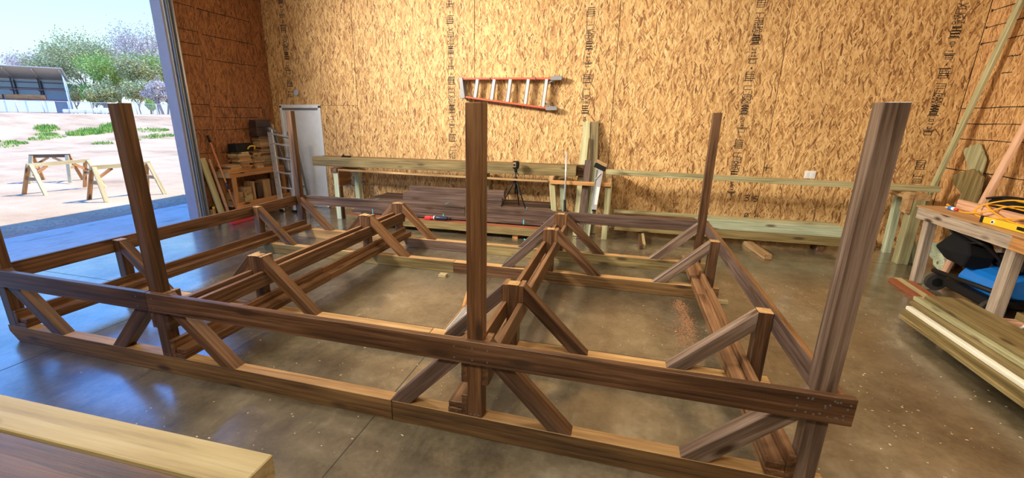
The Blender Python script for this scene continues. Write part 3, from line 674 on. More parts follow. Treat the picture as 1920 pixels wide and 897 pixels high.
b_ = box('dark_box', (-3.2, 5.10, z3 + .172), (-3.035, 5.48, z3 + .31), 'darkstack', None, .006); tag(b_, 'dark wooden box topmost above the tall right offcut pile', 'box', 'dark boxes on the offcuts')
for i, (y0, y1, zz, h, mt) in enumerate(((5.53, 5.60, .906, .72, 'tan'), (5.53, 5.585, 1.627, .09, 'cream'))):
    offcut((-3.2, y0, zz), (-3.05, y1, zz + h), mt, ['tall upright offcut standing at the right end of the shelf bench', 'small pale offcut on the upright one at the right end of the bench'][i], 'offcuts on the shelf bench')
for i, (y0, y1, z0, z1_, mt) in enumerate(((4.32, 4.50, .301, .50, 'tan'), (4.53, 4.72, .301, .42, 'cream'), (4.53, 4.71, .421, .57, 'tan'), (4.75, 4.80, .301, .66, 'tan'), (4.86, 4.99, .301, .60, 'brown'), (5.02, 5.20, .301, .66, 'tan'), (5.24, 5.44, .301, .63, 'brown'))):
    offcut((-3.2, y0, z0), (-2.98, y1, z1_), mt, ['leftmost tan block on the lower shelf of the bench', 'pale block on the lower shelf under another block', 'tan block on top of the pale block on the lower shelf', 'thin upright board on the lower shelf', 'dark block at the middle of the lower shelf', 'tall tan block on the lower shelf right of the dark one', 'dark block at the right end of the lower shelf'][i], 'blocks on the lower shelf')
# folded multi-position ladder
ml = empty('folding_ladder', (-2.75, 5.4, 0)); tag(ml, 'grey aluminium folding ladder standing open beside the white door', 'ladder')
for (yb, yt, wd_, mat, zt, xo) in ((5.20, 5.32, .115, 'alu', 1.62, 0), (5.72, 5.44, .05, 'alud', 1.58, -.02)):
    LB, LT = Vector((-2.77 + xo, yb, 0.01)), Vector((-2.93 + xo, yt, zt)); RB_, RT_ = Vector((-2.46 + xo, yb, 0.01)), Vector((-2.46 + xo, yt, zt - .07))
    for a, b in ((LB, LT), (RB_, RT_)):
        rl = beam('side_rail', a, b, wd_ if a is LB else .045, .03, mat, ml, up=(0, 1, 0))
        tube('hinge_joint', [b + Vector((-.0, -.03, .0)), b + Vector((0, .03, .0))], .05, 'alud', rl, 10)
        box('rail_foot', a - Vector((.05, .03, .009)), a + Vector((.05, .03, .04)), 'black', rl, .006)
        if a is LB and mat == 'alu':
            for q in range(9): tube('rail_hole', [a.lerp(b, .12 + q * .1) + Vector((-.012, -.016, 0)), a.lerp(b, .12 + q * .1) + Vector((-.012, -.019, 0))], .009, 'navy', rl, 6, False)
    for q in range(6):
        t = (.10, .30, .49, .67, .84, .955)[q]; beam('rung', LB.lerp(LT, t), RB_.lerp(RT_, t), .035, .03, 'alu' if mat == 'alu' else 'alud', ml, r=.006)
# broom
br = empty('push_broom', (-2.80, 4.2, 0)); tag(br, 'red headed push broom with long orange handle leaning on the left wall', 'broom')
box('brush_block', (-2.825, 3.93, .05), (-2.755, 4.47, .075), 'red', br, .006); box('bristles', (-2.835, 3.93, .001), (-2.745, 4.47, .05), 'redbrush', br, .006)
H0, H1 = Vector((-2.80, 4.17, .07)), Vector((-3.235, 4.165, 1.54))
tube('handle', [H0, H1], .0145, 'broomh', br); tube('grip', [H0.lerp(H1, .92), H0.lerp(H1, 1.0)], .02, 'black', br); tube('coupling', [H0.lerp(H1, .36), H0.lerp(H1, .44)], .019, 'navy', br)
tag(beam('board', (-3.10, 4.11, .0), (-3.245, 3.985, 1.16), .038, .11, 'green', None, up=(0, 1, 0)), 'yellow green board leaning on the left wall beside the door track', 'board')
tag(beam('board', (-3.0, 4.165, .0), (-3.245, 4.13, 1.13), .03, .036, 'pink', None, up=(0, 1, 0)), 'thin pale stick leaning on the left wall beside the yellow green board', 'board')
tag(box('wood_block', (-3.24, 3.955, 0), (-3.17, 4.02, .25), 'tan', None), 'small upright block by the left wall under a tape measure', 'wood block')
tm = empty('tape_measure', (-3.2, 3.985, .25)); tag(tm, 'small yellow and black tape measure on a block by the left wall', 'tape measure')
box('case', (-3.235, 3.96, .2505), (-3.18, 4.02, .305), 'black', tm, .01); box('front_cover', (-3.18, 3.965, .255), (-3.172, 4.015, .30), 'yellow', tm, .003)

# ------------------------------------------------------------------ back wall bench: trestles, beams, battens
def post_trestle(label, x, mat, htop, y0=4.98, y1=5.72, name='beam_trestle'):
    t = empty(name, (x, (y0 + y1) / 2, 0)); tag(t, label, 'trestle', 'trestles along the back wall')
    return t
t = post_trestle('green legged trestle under the left end of the long tan beam', -1.25, 'green', .966)
box('leg', (-1.31, 4.97, 0), (-1.215, 5.06, .88), 'mint', t, grain='z'); box('leg', (-1.31, 5.64, 0), (-1.215, 5.73, .88), 'mint', t, grain='z')
box('cap', (-1.345, 4.95, .88), (-1.215, 5.75, .965), 'brown', t); box('gusset', (-1.214, 4.97, .62), (-1.19, 5.35, .93), 'brownwarm', t)
beam('leg_facing', (-1.20, 5.015, .0), (-1.20, 5.015, .62), .03, .09, 'brown', t)
t = post_trestle('pale treated post trestle with a cross bar in front of leaning green boards', 3.2, 'green', .966)
beam('leg', (2.875, 5.03, 0), (2.765, 5.03, .90), .09, .085, 'green', t, up=(0, 1, 0)); box('leg_block', (2.715, 4.985, .86), (2.805, 5.07, .985), 'tan', t)
beam('leg', (3.655, 5.03, 0), (3.655, 5.03, .90), .085, .085, 'green', t, up=(0, 1, 0)); box('leg_block', (3.612, 4.985, .90), (3.70, 5.07, .99), 'tan', t)
beam('leg', (2.93, 5.60, 0), (2.86, 5.60, .88), .09, .085, 'mint', t, up=(0, 1, 0)); beam('leg', (3.66, 5.60, 0), (3.66, 5.60, .9), .09, .085, 'green', t, up=(0, 1, 0))
box('cap', (2.70, 5.075, .88), (2.79, 5.74, .965), 'brown', t); box('cap', (3.61, 5.075, .91), (3.70, 5.74, 1.02), 'olive', t)
box('cross_bar', (2.74, 4.945, .865), (3.70, 4.983, .925), 'orange', t)
t = post_trestle('hidden middle trestle under the long tan beam behind the front post', 1.2, 'green', .966)
box('leg', (1.42, 5.1, 0), (1.51, 5.19, .88), 'green', t, grain='z'); box('leg', (1.42, 5.64, 0), (1.51, 5.73, .88), 'green', t, grain='z'); box('cap', (1.42, 5.1, .88), (1.51, 5.74, .965), 'brown', t)
tag(box('beam', (-1.88, 5.15, .968), (3.13, 5.30, 1.142), 'olive', None, .005), 'long tan olive beam on the trestles along the back wall, front of two', 'beam', 'beams on the back trestles')
tag(box('beam', (-1.80, 5.305, .968), (3.24, 5.45, 1.142), 'brown', None, .005), 'long dark brown beam lying behind the tan one on the back trestles', 'beam', 'beams on the back trestles')
tag(beam('batten', (-1.18, 4.94, .935), (2.715, 4.96, .90), .02, .035, 'tan', None), 'long thin tan batten running under the front edge of the beam', 'batten')
pl = empty('hand_planer', (-1.18, 5.24, 1.143)); tag(pl, 'small black hand tool lying on the left end of the tan beam', 'tool')
box('body', (-1.28, 5.21, 1.1435), (-1.09, 5.27, 1.17), 'black', pl, .01); tube('knob', [(-1.24, 5.24, 1.17), (-1.24, 5.24, 1.19)], .018, 'black', pl)

# ------------------------------------------------------------------ dark board stack under the bench
for i, x in enumerate((-.45, 1.25, 2.27, 2.62)):
    tag(box('wood_block', (x - .045, 4.60 if i == 2 else 4.72, 0), (x + .045, 5.75, .068), 'orange' if i == 2 else 'brown', None), ['wood bearer under the left end of the dark board stack', 'wood bearer under the dark board stack, second from left', 'short tan bearer poking out under the right half of the dark stack', 'wood bearer under the right end of the dark board stack'][i], 'wood block', 'bearers under the stack')
for i, y in enumerate((4.56, 5.15, 5.62)):
    tag(box('timber', (-.82, y, .069), (2.745, y + (.15 if i == 0 else .09), .200), 'olive', None, top='redbrown'), ['tan timber with red stained top along the front of the dark stack', 'tan timber under the middle of the dark board stack', 'tan timber under the back of the dark board stack'][i], 'timber', 'timbers under the stack')
lay = ['bottom', 'second', 'third', 'fourth', 'fifth', 'top']; across = ['at the front', 'second from the front', 'third from the front', 'fourth from the front', 'fifth from the front', 'at the back']
rn = random.Random(31)
for L in range(6):
    for k in range(6):
        y = 4.775 + k * .150; a = -.80 + .04 * L + rn.uniform(-.05, .05); b = 2.72 + rn.uniform(-.06, .07)
        tag(box('stain_board', (a, y, .2015 + L * .0392), (b, y + .146, .2015 + L * .0392 + .0382), 'greyplum' if (k == 0 and L < 5) else rn.choice(['greyplum', 'darkstack', 'darkstack']), None, .002),
            f'dark stained board in the {lay[L]} layer of the stack, {across[k]}', 'board', 'dark boards in the stack')
ZS = .2015 + 6 * .0392
tag(box('board', (.055, 5.06, ZS + .0005), (1.92, 5.17, ZS + .118), 'greyplum', None), 'plum brown timber lying on the dark stack, lower of two', 'board', 'two timbers on the stack')
tag(box('board', (.17, 5.08, ZS + .119), (1.95, 5.18, ZS + .25), 'greyplum', None), 'plum brown timber lying on the dark stack, upper of two', 'board', 'two timbers on the stack')
dr = empty('cordless_driver', (.9, 4.63, 0.2020)); tag(dr, 'red and navy cordless driver lying on the ledge of the dark stack', 'power tool')
tube('body', [(.86, 4.63, 0.2445), (.90, 4.63, 0.2445), (1.08, 4.625, 0.2440), (1.10, 4.625, 0.2440)], [.030, .038, .036, .02], 'navy', dr, 12)
tube('chuck', [(1.10, 4.625, 0.2440), (1.15, 4.625, 0.2440), (1.16, 4.625, 0.2440)], [.018, .016, .006], 'black', dr, 10)
tube('collar', [(.845, 4.63, 0.2445), (.862, 4.63, 0.2445)], .033, 'plate', dr, 12)
box('battery', (.68, 4.595, 0.2025), (.80, 4.67, 0.2630), 'red', dr, .012); tube('handle', [(.79, 4.63, 0.2340), (.86, 4.63, 0.2445)], .026, 'red', dr)
tp = empty('laser_level', (2.15, 5.0, ZS)); tag(tp, 'black tripod with a yellow and black laser level standing on the dark stack', 'tripod')
for dx, dy in ((-.235, -.02), (.03, .17), (.20, -.09)):
    a = Vector((2.165, 5.0, .92)); b = Vector((2.165 + dx, 5.0 + dy, ZS + .004)); lg = tube('leg', [a, a.lerp(b, .5), a.lerp(b, .52), b], [.013, .013, .009, .008], 'black', tp, 8)
    tube('leg_clamp', [a.lerp(b, .47), a.lerp(b, .54)], .017, 'black', lg, 8); tube('leg_tip', [a.lerp(b, .97), b], .012, 'black', lg, 8)
    beam('leg_strut', (2.165, 5.0, .74), a.lerp(b, .33), .008, .006, 'black', tp)
tube('centre_column', [(2.165, 5.0, .66), (2.165, 5.0, 1.08)], .013, 'black', tp); tube('shoulder', [(2.165, 5.0, .89), (2.165, 5.0, .94)], .03, 'black', tp)
tube('head', [(2.165, 5.0, 1.03), (2.165, 5.0, 1.075)], .026, 'black', tp); tube('pan_handle', [(2.17, 5.0, 1.04), (2.23, 4.93, .98)], .008, 'black', tp)
box('mount_plate', (2.125, 4.96, 1.076), (2.205, 5.04, 1.09), 'black', tp)
lz = box('laser_body', (2.115, 4.95, 1.091), (2.215, 5.05, 1.205), 'black', tp, .015)
box('yellow_frame', (2.125, 4.944, 1.11), (2.175, 4.951, 1.185), 'tan', lz, .002); box('laser_window', (2.135, 4.939, 1.125), (2.165, 4.945, 1.165), 'lens', lz, .002)

# ------------------------------------------------------------------ things leaning behind the cross bar
bm = bmesh.new()
p0, p1 = Vector((3.30, 5.32, 0)), Vector((3.19, 5.80, 1.845)); fr = axes(p1 - p0, (0, 1, 0), p0); L = (p1 - p0).length; wd_ = .062
poly = [(0, -wd_), (0, wd_), (L, wd_), (L - .035, .03), (L, 0), (L - .035, -.03), (L, -wd_)]
A = [bm.verts.new(fr @ Vector((u, v, -.019))) for u, v in poly]; B = [bm.verts.new(fr @ Vector((u, v, .019))) for u, v in poly]
bm.faces.new(A); bm.faces.new(B[::-1])
for i in range(7): bm.faces.new((A[i], B[i], B[(i + 1) % 7], A[(i + 1) % 7]))
tag(put('board', bm, 'green', None, fr), 'tall green board with notched top leaning on the back wall', 'board', 'boards leaning on the back wall')
tag(beam('board', (3.43, 5.32, 0), (3.33, 5.815, 1.83), .135, .038, 'olive', None, up=(0, 1, 0)), 'tall darker green board leaning on the back wall right of the notched one', 'board', 'boards leaning on the back wall')
tag(beam('board', (3.20, 5.08, 0), (3.20, 5.66, 1.575), .12, .038, 'green', None, up=(0, 1, 0)), 'tan green board leaning in front of the tall notched board', 'board', 'boards leaning on the back wall')
tag(beam('board', (3.27, 4.92, 0), (3.315, 5.12, 1.245), .10, .03, 'greyplum', None, up=(0, 1, 0)), 'dark plum board standing against the cross bar of the pale trestle', 'board', 'boards leaning on the back wall')
tag(beam('board', (3.385, 5.0, 0), (3.44, 5.18, 1.215), .075, .038, 'mint', None, up=(0, 1, 0)), 'narrow mint green board standing right of the dark plum board', 'board', 'boards leaning on the back wall')
al = empty('metal_bracket', (3.5, 4.92, .5)); tag(al, 'folded aluminium sawhorse leg hung on the cross bar of the pale trestle', 'bracket')
beam('channel', (3.47, 4.915, .49), (3.535, 4.925, 1.17), .075, .03, 'alu', al, up=(0, 1, 0)); beam('inner_leg', (3.435, 4.925, .55), (3.47, 4.925, 1.12), .022, .022, 'alud', al, up=(0, 1, 0))
beam('label', (3.49, 4.898, .58), (3.512, 4.903, .86), .045, .002, 'plate', al, up=(0, 1, 0)); beam('head_clamp', (3.43, 4.93, 1.20), (3.60, 4.93, 1.13), .07, .07, 'black', al)
beam('strap', (3.46, 4.90, .98), (3.53, 4.90, 1.07), .012, .01, 'alu', al); beam('wood_top', (3.46, 4.93, 1.26), (3.61, 4.93, 1.19), .07, .05, 'tan', al); box('end_cap', (3.44, 4.895, .47), (3.50, 4.945, .50), 'black', al)
pp = empty('extension_pole', (3.0, 4.88, 0)); tag(pp, 'silver extension pole with a black grip leaning on the cross bar', 'pole')
a, b = Vector((3.03, 4.78, 0.0)), Vector((2.988, 4.985, 1.385)); a2 = a.lerp(b, .46)
b = Vector((2.988, 4.925 + .06 * 0, 1.385)); a2 = a.lerp(b, .46)
tube('shaft', [a2, b], .014, 'alu', pp); tube('grip', [a, a2], .019, 'black', pp)

# ------------------------------------------------------------------ right of the middle: long board, long timbers on blocks
tag(beam('board', (3.60, 5.25, 1.062), (7.97, 5.25, 1.000), .089, .080, 'green', None, top='cream'), 'long pale green board resting on trestles along the back wall at right', 'board')
LT_ = 'long timbers on the floor at right'
tag(box('timber', (3.80, 5.28, .10), (7.05, 5.42, .235), 'olive', None, .004), 'long brown timber on blocks by the right back wall, bottom front', 'timber', LT_)
tag(box('timber', (3.80, 5.43, .10), (7.05, 5.57, .235), 'olive', None, .004), 'long brown timber on blocks by the right back wall, bottom rear', 'timber', LT_)
tag(box('timber', (5.05, 5.27, .236), (7.0, 5.41, .390), 'mint', None, .004), 'long pale green timber on top of the brown ones, front right', 'timber', LT_)
tag(box('timber', (3.79, 5.30, .236), (5.02, 5.40, .375), 'brown', None, .004), 'dark timber on top of the brown ones, left of the pale green', 'timber', LT_)
tag(box('timber', (3.77, 5.43, .236), (7.0, 5.56, .40), 'green', None, .004), 'long greenish timber on top of the brown ones, rear', 'timber', LT_)
for i, (x0, x1, y0, y1, mt, lb) in enumerate(((4.19, 4.235, 4.58, 5.58, 'brown', 'dark stick under the long brown timbers, left of a pair'), (4.238, 4.28, 4.66, 5.58, 'cream', 'pale stick under the long brown timbers, right of a pair'), (6.75, 6.84, 5.32, 5.58, 'brown', 'short bearer under the right end of the long timbers'))):
    tag(box('wood_block', (x0, y0, 0), (x1, y1, .075 if i < 2 else .098), mt, None), lb, 'wood block', 'bearers under the long timbers')
tag(beam('wood_block', (5.91, 4.60, .038), (5.80, 5.45, .038), .10, .076, 'tan', None), 'weathered short timber poking out under the long timbers on the floor', 'wood block', 'bearers under the long timbers')

# ------------------------------------------------------------------ right side: cap post, workbench, mower, lumber
t = empty('beam_trestle', (7.63, 5.3, 0)); tag(t, 'green post trestle with strand board gusset at the right back corner', 'trestle', 'trestles along the back wall')
beam('leg', (7.625, 4.985, 0), (7.625, 4.985, .88), .13, .13, 'green', t, up=(0, 1, 0)); beam('leg', (7.72, 5.55, 0), (7.70, 5.55, .88), .09, .09, 'mint', t, up=(0, 1, 0)); beam('brace_leg', (7.78, 5.0, 0), (7.70, 5.3, .86), .05, .09, 'mint', t, up=(0, 1, 0))
box('cap', (7.555, 4.92, .88), (7.735, 5.75, .958), 'tan', t)
prism('gusset', [(4.915, .99), (5.07, .98), (5.07, .72), (4.915, .70)], 'x', 7.50, 7.553, 'tan', t)
wb2 = empty('workbench', (7.75, 3.2, 0)); tag(wb2, 'rough wooden workbench with plywood top along the right wall', 'workbench')
box('bench_top', (7.27, 1.6, .90), (8.22, 4.30, .918), 'ply', wb2, .002)
box('apron', (7.29, 2.885, .765), (7.328, 4.29, .899), 'rough', wb2); box('apron', (7.285, 1.6, .765), (7.325, 2.88, .899), 'orange', wb2); box('end_apron', (7.33, 4.25, .765), (8.2, 4.288, .899), 'orange', wb2)
bm = bmesh.new()
for y0, x0, y1_, x1_ in ((4.08, 7.33, 4.20, 7.33), (2.87, 7.33, 2.99, 7.33)):
    pass
bm.free()
beam('leg', (7.375, 4.115, 0), (7.375, 4.17, .90), .09, .09, 'rough', wb2, up=(1, 0, 0)); beam('leg', (7.385, 2.93, 0), (7.385, 2.93, .90), .11, .09, 'rough', wb2, up=(1, 0, 0), r=.008)
beam('leg', (8.12, 4.15, 0), (8.12, 4.15, .9), .09, .09, 'rough', wb2, up=(1, 0, 0)); beam('leg', (8.12, 1.8, 0), (8.12, 1.8, .9), .09, .09, 'rough', wb2, up=(1, 0, 0)); beam('leg', (7.385, 1.75, 0), (7.385, 1.75, .9), .09, .09, 'rough', wb2, up=(1, 0, 0))
BT = .9185
lv = empty('spirit_level', (7.37, 2.8, BT)); tag(lv, 'yellow spirit level lying along the front edge of the right workbench', 'level')
beam('body', (7.345, 3.34, BT + .031), (7.415, 2.15, BT + .031), .028, .06, 'yellow', lv); beam('end_cap', (7.343, 3.375, BT + .031), (7.345, 3.342, BT + .031), .034, .064, 'black', lv)
for p, kind in ((.10, 'c'), (.36, 'b'), (.85, 'c')):
    c = Vector((7.345, 3.34, BT + .031)).lerp(Vector((7.415, 2.15, BT + .031)), p)
    if kind == 'c':
        vial = tube('vial_ring', [c + Vector((-.013, 0, 0)), c + Vector((-.0185, 0, 0))], .021, 'plate', lv, 12, False); tube('vial', [c + Vector((-.0185, 0, 0)), c + Vector((-.021, 0, 0))], .011, 'navy', vial, 8, False)
    else: prism('hand_hole', [(c.y - .08, BT + .05), (c.y + .09, BT + .05), (c.y + .07, BT + .018), (c.y - .06, BT + .018)], 'x', c.x - .017, c.x - .012, 'black', lv, r=.001)
tag(box('board', (7.60, 2.3, BT + .0005), (7.638, 4.215, BT + .10), 'pink', None), 'light plywood strip standing on edge on the right workbench', 'board')
tb = empty('tool_bag', (7.95, 3.9, BT)); tag(tb, 'black tool tray with yellow rim on the right workbench', 'tool bag')
box('bag_body', (7.80, 3.3, BT + .0005), (8.12, 4.12, BT + .16), 'black', tb, .04); tube('bag_rim', curve_pts([(7.80, 4.12, BT + .14), (7.83, 3.9, BT + .19), (7.85, 3.6, BT + .20), (7.82, 3.3, BT + .19)], 4), .014, 'black', tb, 6); beam('yellow_trim', (7.79, 3.70, BT + .185), (7.79, 3.32, BT + .175), .02, .02, 'yellow', tb)
rn = random.Random(8)
ck = curve_pts([(7.56, 4.28, BT + .02), (7.52, 4.10, BT + .012), (7.47, 3.82, BT + .012), (7.53, 3.62, BT + .07), (7.61, 3.56, BT + .13), (7.70, 3.50, BT + .15), (7.74, 3.1, BT + .17), (7.70, 2.8, BT + .15), (7.6, 3.05, BT + .12), (7.50, 3.45, BT + .03), (7.50, 3.72, BT + .012), (7.57, 3.80, BT + .10), (7.70, 3.6, BT + .20), (7.74, 3.2, BT + .19), (7.66, 2.7, BT + .16), (7.55, 2.9, BT + .05), (7.52, 3.3, BT + .03), (7.56, 3.7, BT + .11), (7.68, 3.75, BT + .12), (7.72, 3.4, BT + .12), (7.70, 2.9, BT + .14), (7.62, 2.7, BT + .14), (7.5, 2.4, BT + .012), (7.48, 2.0, BT + .012)], 5)
cd = empty('extension_lead', (7.6, 3.4, BT)); tag(cd, 'orange yellow extension cord coiled loosely on the right workbench', 'cord')
tube('cable', ck, .0085, 'cord', cd, 6, frame=Matrix.Translation((7.6, 3.4, BT))); tube('plug', [(7.56, 4.28, BT + .02), (7.565, 4.295, BT + .02)], .014, 'cord', cd, 8)
gl = empty('glue_tube', (7.48, 4.0, BT)); tag(gl, 'small white and blue tube with red cap on the right workbench corner', 'tube')
tube('tube_body', [(7.44, 4.10, BT + .022), (7.46, 3.98, BT + .022)], [.008, .021], 'plate', gl, 10); tube('band', [(7.449, 4.05, BT + .0222), (7.455, 4.01, BT + .0222)], .0215, 'blue', gl, 10); tube('cap', [(7.46, 3.98, BT + .022), (7.465, 3.945, BT + .022)], .014, 'red', gl, 10)
# push mower folded under the bench
mw = empty('push_mower', (7.65, 3.4, 0)); tag(mw, 'blue and black push mower parked under the right workbench', 'mower')
prism('deck', [(7.52, .17), (7.50, .24), (7.56, .36), (7.68, .42), (7.98, .42), (8.08, .30), (8.08, .17)], 'y', 3.18, 3.74, 'blue', mw, r=.03)
box('deck_skirt', (7.44, 3.14, .09), (8.10, 3.80, .18), 'black', mw, .02); box('motor_cover', (7.68, 3.26, .42), (7.98, 3.66, .56), 'black', mw, .04)
for x, y in ((7.44, 3.90), (7.46, 3.08), (8.04, 3.86), (8.04, 3.10)):
    wh = tube('wheel', [(x, y - .025, .10), (x, y + .025, .10)], .10, 'rubber', mw, 20, False); tube('hub', [(x, y - .032, .10), (x, y + .03, .10)], .05, 'black', wh, 12, False)
tube('axle_bar', [(7.42, 3.95, .22), (7.42, 2.98, .30)], .025, 'black', mw, 8)
tube('handle_bar', curve_pts([(7.72, 3.84, .30), (7.62, 3.95, .55), (7.50, 4.03, .73), (7.43, 3.98, .76), (7.40, 3.70, .74), (7.40, 3.42, .70), (7.46, 3.36, .66), (7.60, 3.30, .5), (7.72, 3.20, .30)], 5), .018, 'black', mw, 8)
tube('switch_bar', curve_pts([(7.43, 3.92, .73), (7.45, 3.80, .66), (7.44, 3.60, .65), (7.42, 3.46, .68)], 4), .012, 'black', mw, 6)
bm = bmesh.new(); pts = [(7.40, 4.02, .50), (7.44, 3.86, .70), (7.44, 3.60, .66), (7.42, 3.50, .54), (7.44, 3.58, .38), (7.42, 3.84, .40)]
c = [Vector(p) for p in pts]; ins = [p + Vector((.22, 0, -.02)) for p in c]; mid = Vector((7.36, 3.76, .53))
A = [bm.verts.new(p) for p in c]; B = [bm.verts.new(p) for p in ins]; mv = bm.verts.new(mid); mb = bm.verts.new(mid + Vector((.3, 0, 0)))
for i in range(6): j = (i + 1) % 6; bm.faces.new((A[i], A[j], mv)); bm.faces.new((B[j], B[i], mb)); bm.faces.new((A[i], B[i], B[j], A[j]))
bev(bm, .012); put('grass_bag', bm, 'bag', mw)
# board pile on bearers and strips on the floor
for i, y in enumerate((2.2, 1.0)): tag(box('wood_block', (6.62, y, 0), (7.0, y + .09, .078), 'olive', None), ['bearer under the front of the right board pile', 'bearer under the far end of the right board pile'][i], 'wood block', 'bearers under the right pile')
PB = [(6.50, 6.80, .079, .115, 2.66, 'olive'), (6.82, 7.02, .079, .115, 2.60, 'olive'), (6.545, 6.83, .116, .152, 2.72, 'olive'), (6.56, 6.85, .153, .189, 2.70, 'white_edge'), (6.60, 6.86, .190, .228, 2.74, 'olive'), (6.64, 6.90, .229, .267, 2.78, 'green'), (6.69, 7.00, .268, .306, 2.72, 'olive')]
nm = ['lowest board of the right floor pile, nearest the room', 'lowest board of the right floor pile, wall side', 'second board up in the right floor pile', 'whitish edged board in the middle of the right floor pile', 'fourth board up in the right floor pile, above the whitish one', 'yellow green board near the top of the right floor pile', 'topmost wide board of the right floor pile']
for (x0, x1, z0, z1_, y1_, mt), lb in zip(PB, nm): tag(box('board', (x0, .3, z0 + .0004), (x1, y1_, z1_), mt, None, .004), lb, 'board', 'board pile by the right workbench')
tag(beam('board', (7.13, 4.10, .019), (7.02, 2.60, .019), .07, .038, 'redbrown', None), 'dark red brown strip on the floor along the workbench, room side', 'board', 'strips before the workbench')
tag(beam('board', (7.205, 4.14, .019), (7.115, 2.60, .019), .075, .038, 'cream', None), 'pale yellow strip on the floor along the workbench, middle', 'board', 'strips before the workbench')
tag(beam('board', (7.285, 4.06, .019), (7.20, 2.85, .019), .06, .038, 'redbrown', None), 'red brown strip on the floor along the workbench, next to its legs', 'board', 'strips before the workbench')
for i, (lo, hi, mt, lb) in enumerate((((7.24, 2.60, 0), (7.42, 2.74, .15), 'pink', 'pink end grained offcut on the floor by the near workbench leg'), ((7.16, 2.40, 0), (7.34, 2.585, .05), 'tan', 'flat tan offcut lying before the pink offcut'), ((7.45, 1.9, 0), (7.75, 2.80, .20), 'olive', 'dark olive timber under the workbench at the right edge'), ((7.20, 2.05, 0), (7.40, 2.35, .09), 'orange', 'orange brown offcut at the right edge before the workbench'))):
    tag(box('wood_offcut', lo, hi, mt, None), lb, 'offcut', 'offcuts under the right workbench')
tag(tube('white_clip', [(7.36, 2.595, .11), (7.40, 2.59, .155), (7.42, 2.585, .16)], .012, 'plate', None, 6), 'small white plastic clip on the pink offcut by the workbench leg', 'clip')
# studs and pointed boards leaning on the right wall
tag(beam('board', (7.98, 5.66, 0), (8.265, 5.10, 4.05), .038, .089, 'green', None, up=(0, 1, 0)), 'long pale green stud leaning on the right wall', 'board', 'studs leaning on the right wall')
tag(beam('board', (7.80, 4.43, 0), (8.27, 4.62, 1.95), .09, .038, 'pink', None, up=(-1, 0, 0)), 'pinkish stud leaning on the right wall behind the workbench', 'board', 'studs leaning on the right wall')
PB_ = prism('board', [(5.49, 1.524), (5.23, 1.62), (5.04, 1.42), (5.04, 0), (5.28, 0), (5.28, 1.28)], 'x', 8.235, 8.262, 'green', None, x=(0, -.1, 1)); tag(PB_, 'olive board with pointed end leaning on the right wall, rear of two', 'board', 'pointed boards on the right wall')
PB_ = prism('board', [(5.36, 1.19), (5.05, 1.305), (4.84, 1.226), (4.81, 1.01), (4.88, 0), (5.10, 0), (5.10, .97), (5.29, 1.064)], 'x', 8.14, 8.168, 'olive', None, x=(0, -.1, 1)); tag(PB_, 'olive board with pointed end leaning on the right wall, front of two', 'board', 'pointed boards on the right wall')
for i, (y, z) in enumerate(((4.86, .10), (4.64, .02), (5.10, .02))):
    tag(prism('wood_offcut', [(y, z), (y + .16, z + .04), (y + .22, z + .19), (y + .05, z + .24), (y - .04, z + .12)], 'x', 7.93 - i * .04, 7.965 - i * .04, 'mint', None), ['greenish pentagon offcut behind the mower, middle', 'greenish pentagon offcut behind the mower, lowest', 'greenish pentagon offcut behind the mower, rearmost'][i], 'offcut', 'pentagon offcuts behind the mower')
for i, x in enumerate((-.42, .95, 2.36)):
    st_ = empty('strap', (x, 4.77, ZS)); tag(st_, ['pale teal band around the left end of the dark board stack', 'pale teal band around the dark board stack behind the driver', 'pale teal band around the right end of the dark board stack'][i], 'strap', 'bands around the dark stack')
    box('front_band', (x, 4.770, .205), (x + .018, 4.7735, ZS + .002), 'teal', st_, 0); box('top_band', (x, 4.770, ZS + .0005), (x + .018, 5.04, ZS + .003), 'teal', st_, 0)

# ------------------------------------------------------------------ outside: yard, sawhorses, bank, trees, shed
def smooth(t): t = max(0, min(1, t)); return t * t * (3 - 2 * t)
def terrain(x, y):
    s = -.86 * (x + 3.4) + .51 * (y - 2.0)
    z = -.012 - .02 * smooth((-x - 5.2) / .8) + 1.93 * smooth((s - 30) / 17)
    r = smooth((s - 3) / 8)
    z += r * (.05 * math.sin(x * .31 + y * .17) + .035 * math.sin(x * .9 - y * .7) + .02 * math.sin(2.1 * x + 1.3 * y)) * (1 - .6 * smooth((s - 48) / 5))
    return z
xs = [-5.33 - .35 * i for i in range(20)]; 
while xs[-1] > -170: xs.append(xs[-1] - max(.35, (-xs[-1] - 5) * .045))
ys = [-40 + 2.5 * i for i in range(14)]
while ys[-1] < 130: ys.append(ys[-1] + max(.5, abs(ys[-1] - 5) * .06))
bm = bmesh.new(); gv = [[bm.verts.new((x, y, terrain(x, y))) for y in ys] for x in xs]
for i in range(len(xs) - 1):
    for j in range(len(ys) - 1): bm.faces.new((gv[i][j], gv[i][j + 1], gv[i + 1][j + 1], gv[i + 1][j]))
gd = put('ground', bm, 'dirt', None, smooth=True); tag(gd, kind='structure')
ap = box('apron', (-5.36, -3.0, -.2), (-3.452, 14.0, -.003), 'apron', None, r=0); tag(ap, kind='structure')
for y in (1.25, 4.9): box('control_joint', (-5.35, y, -.006), (-3.46, y + .008, -.0024), 'joint', ap, r=0)
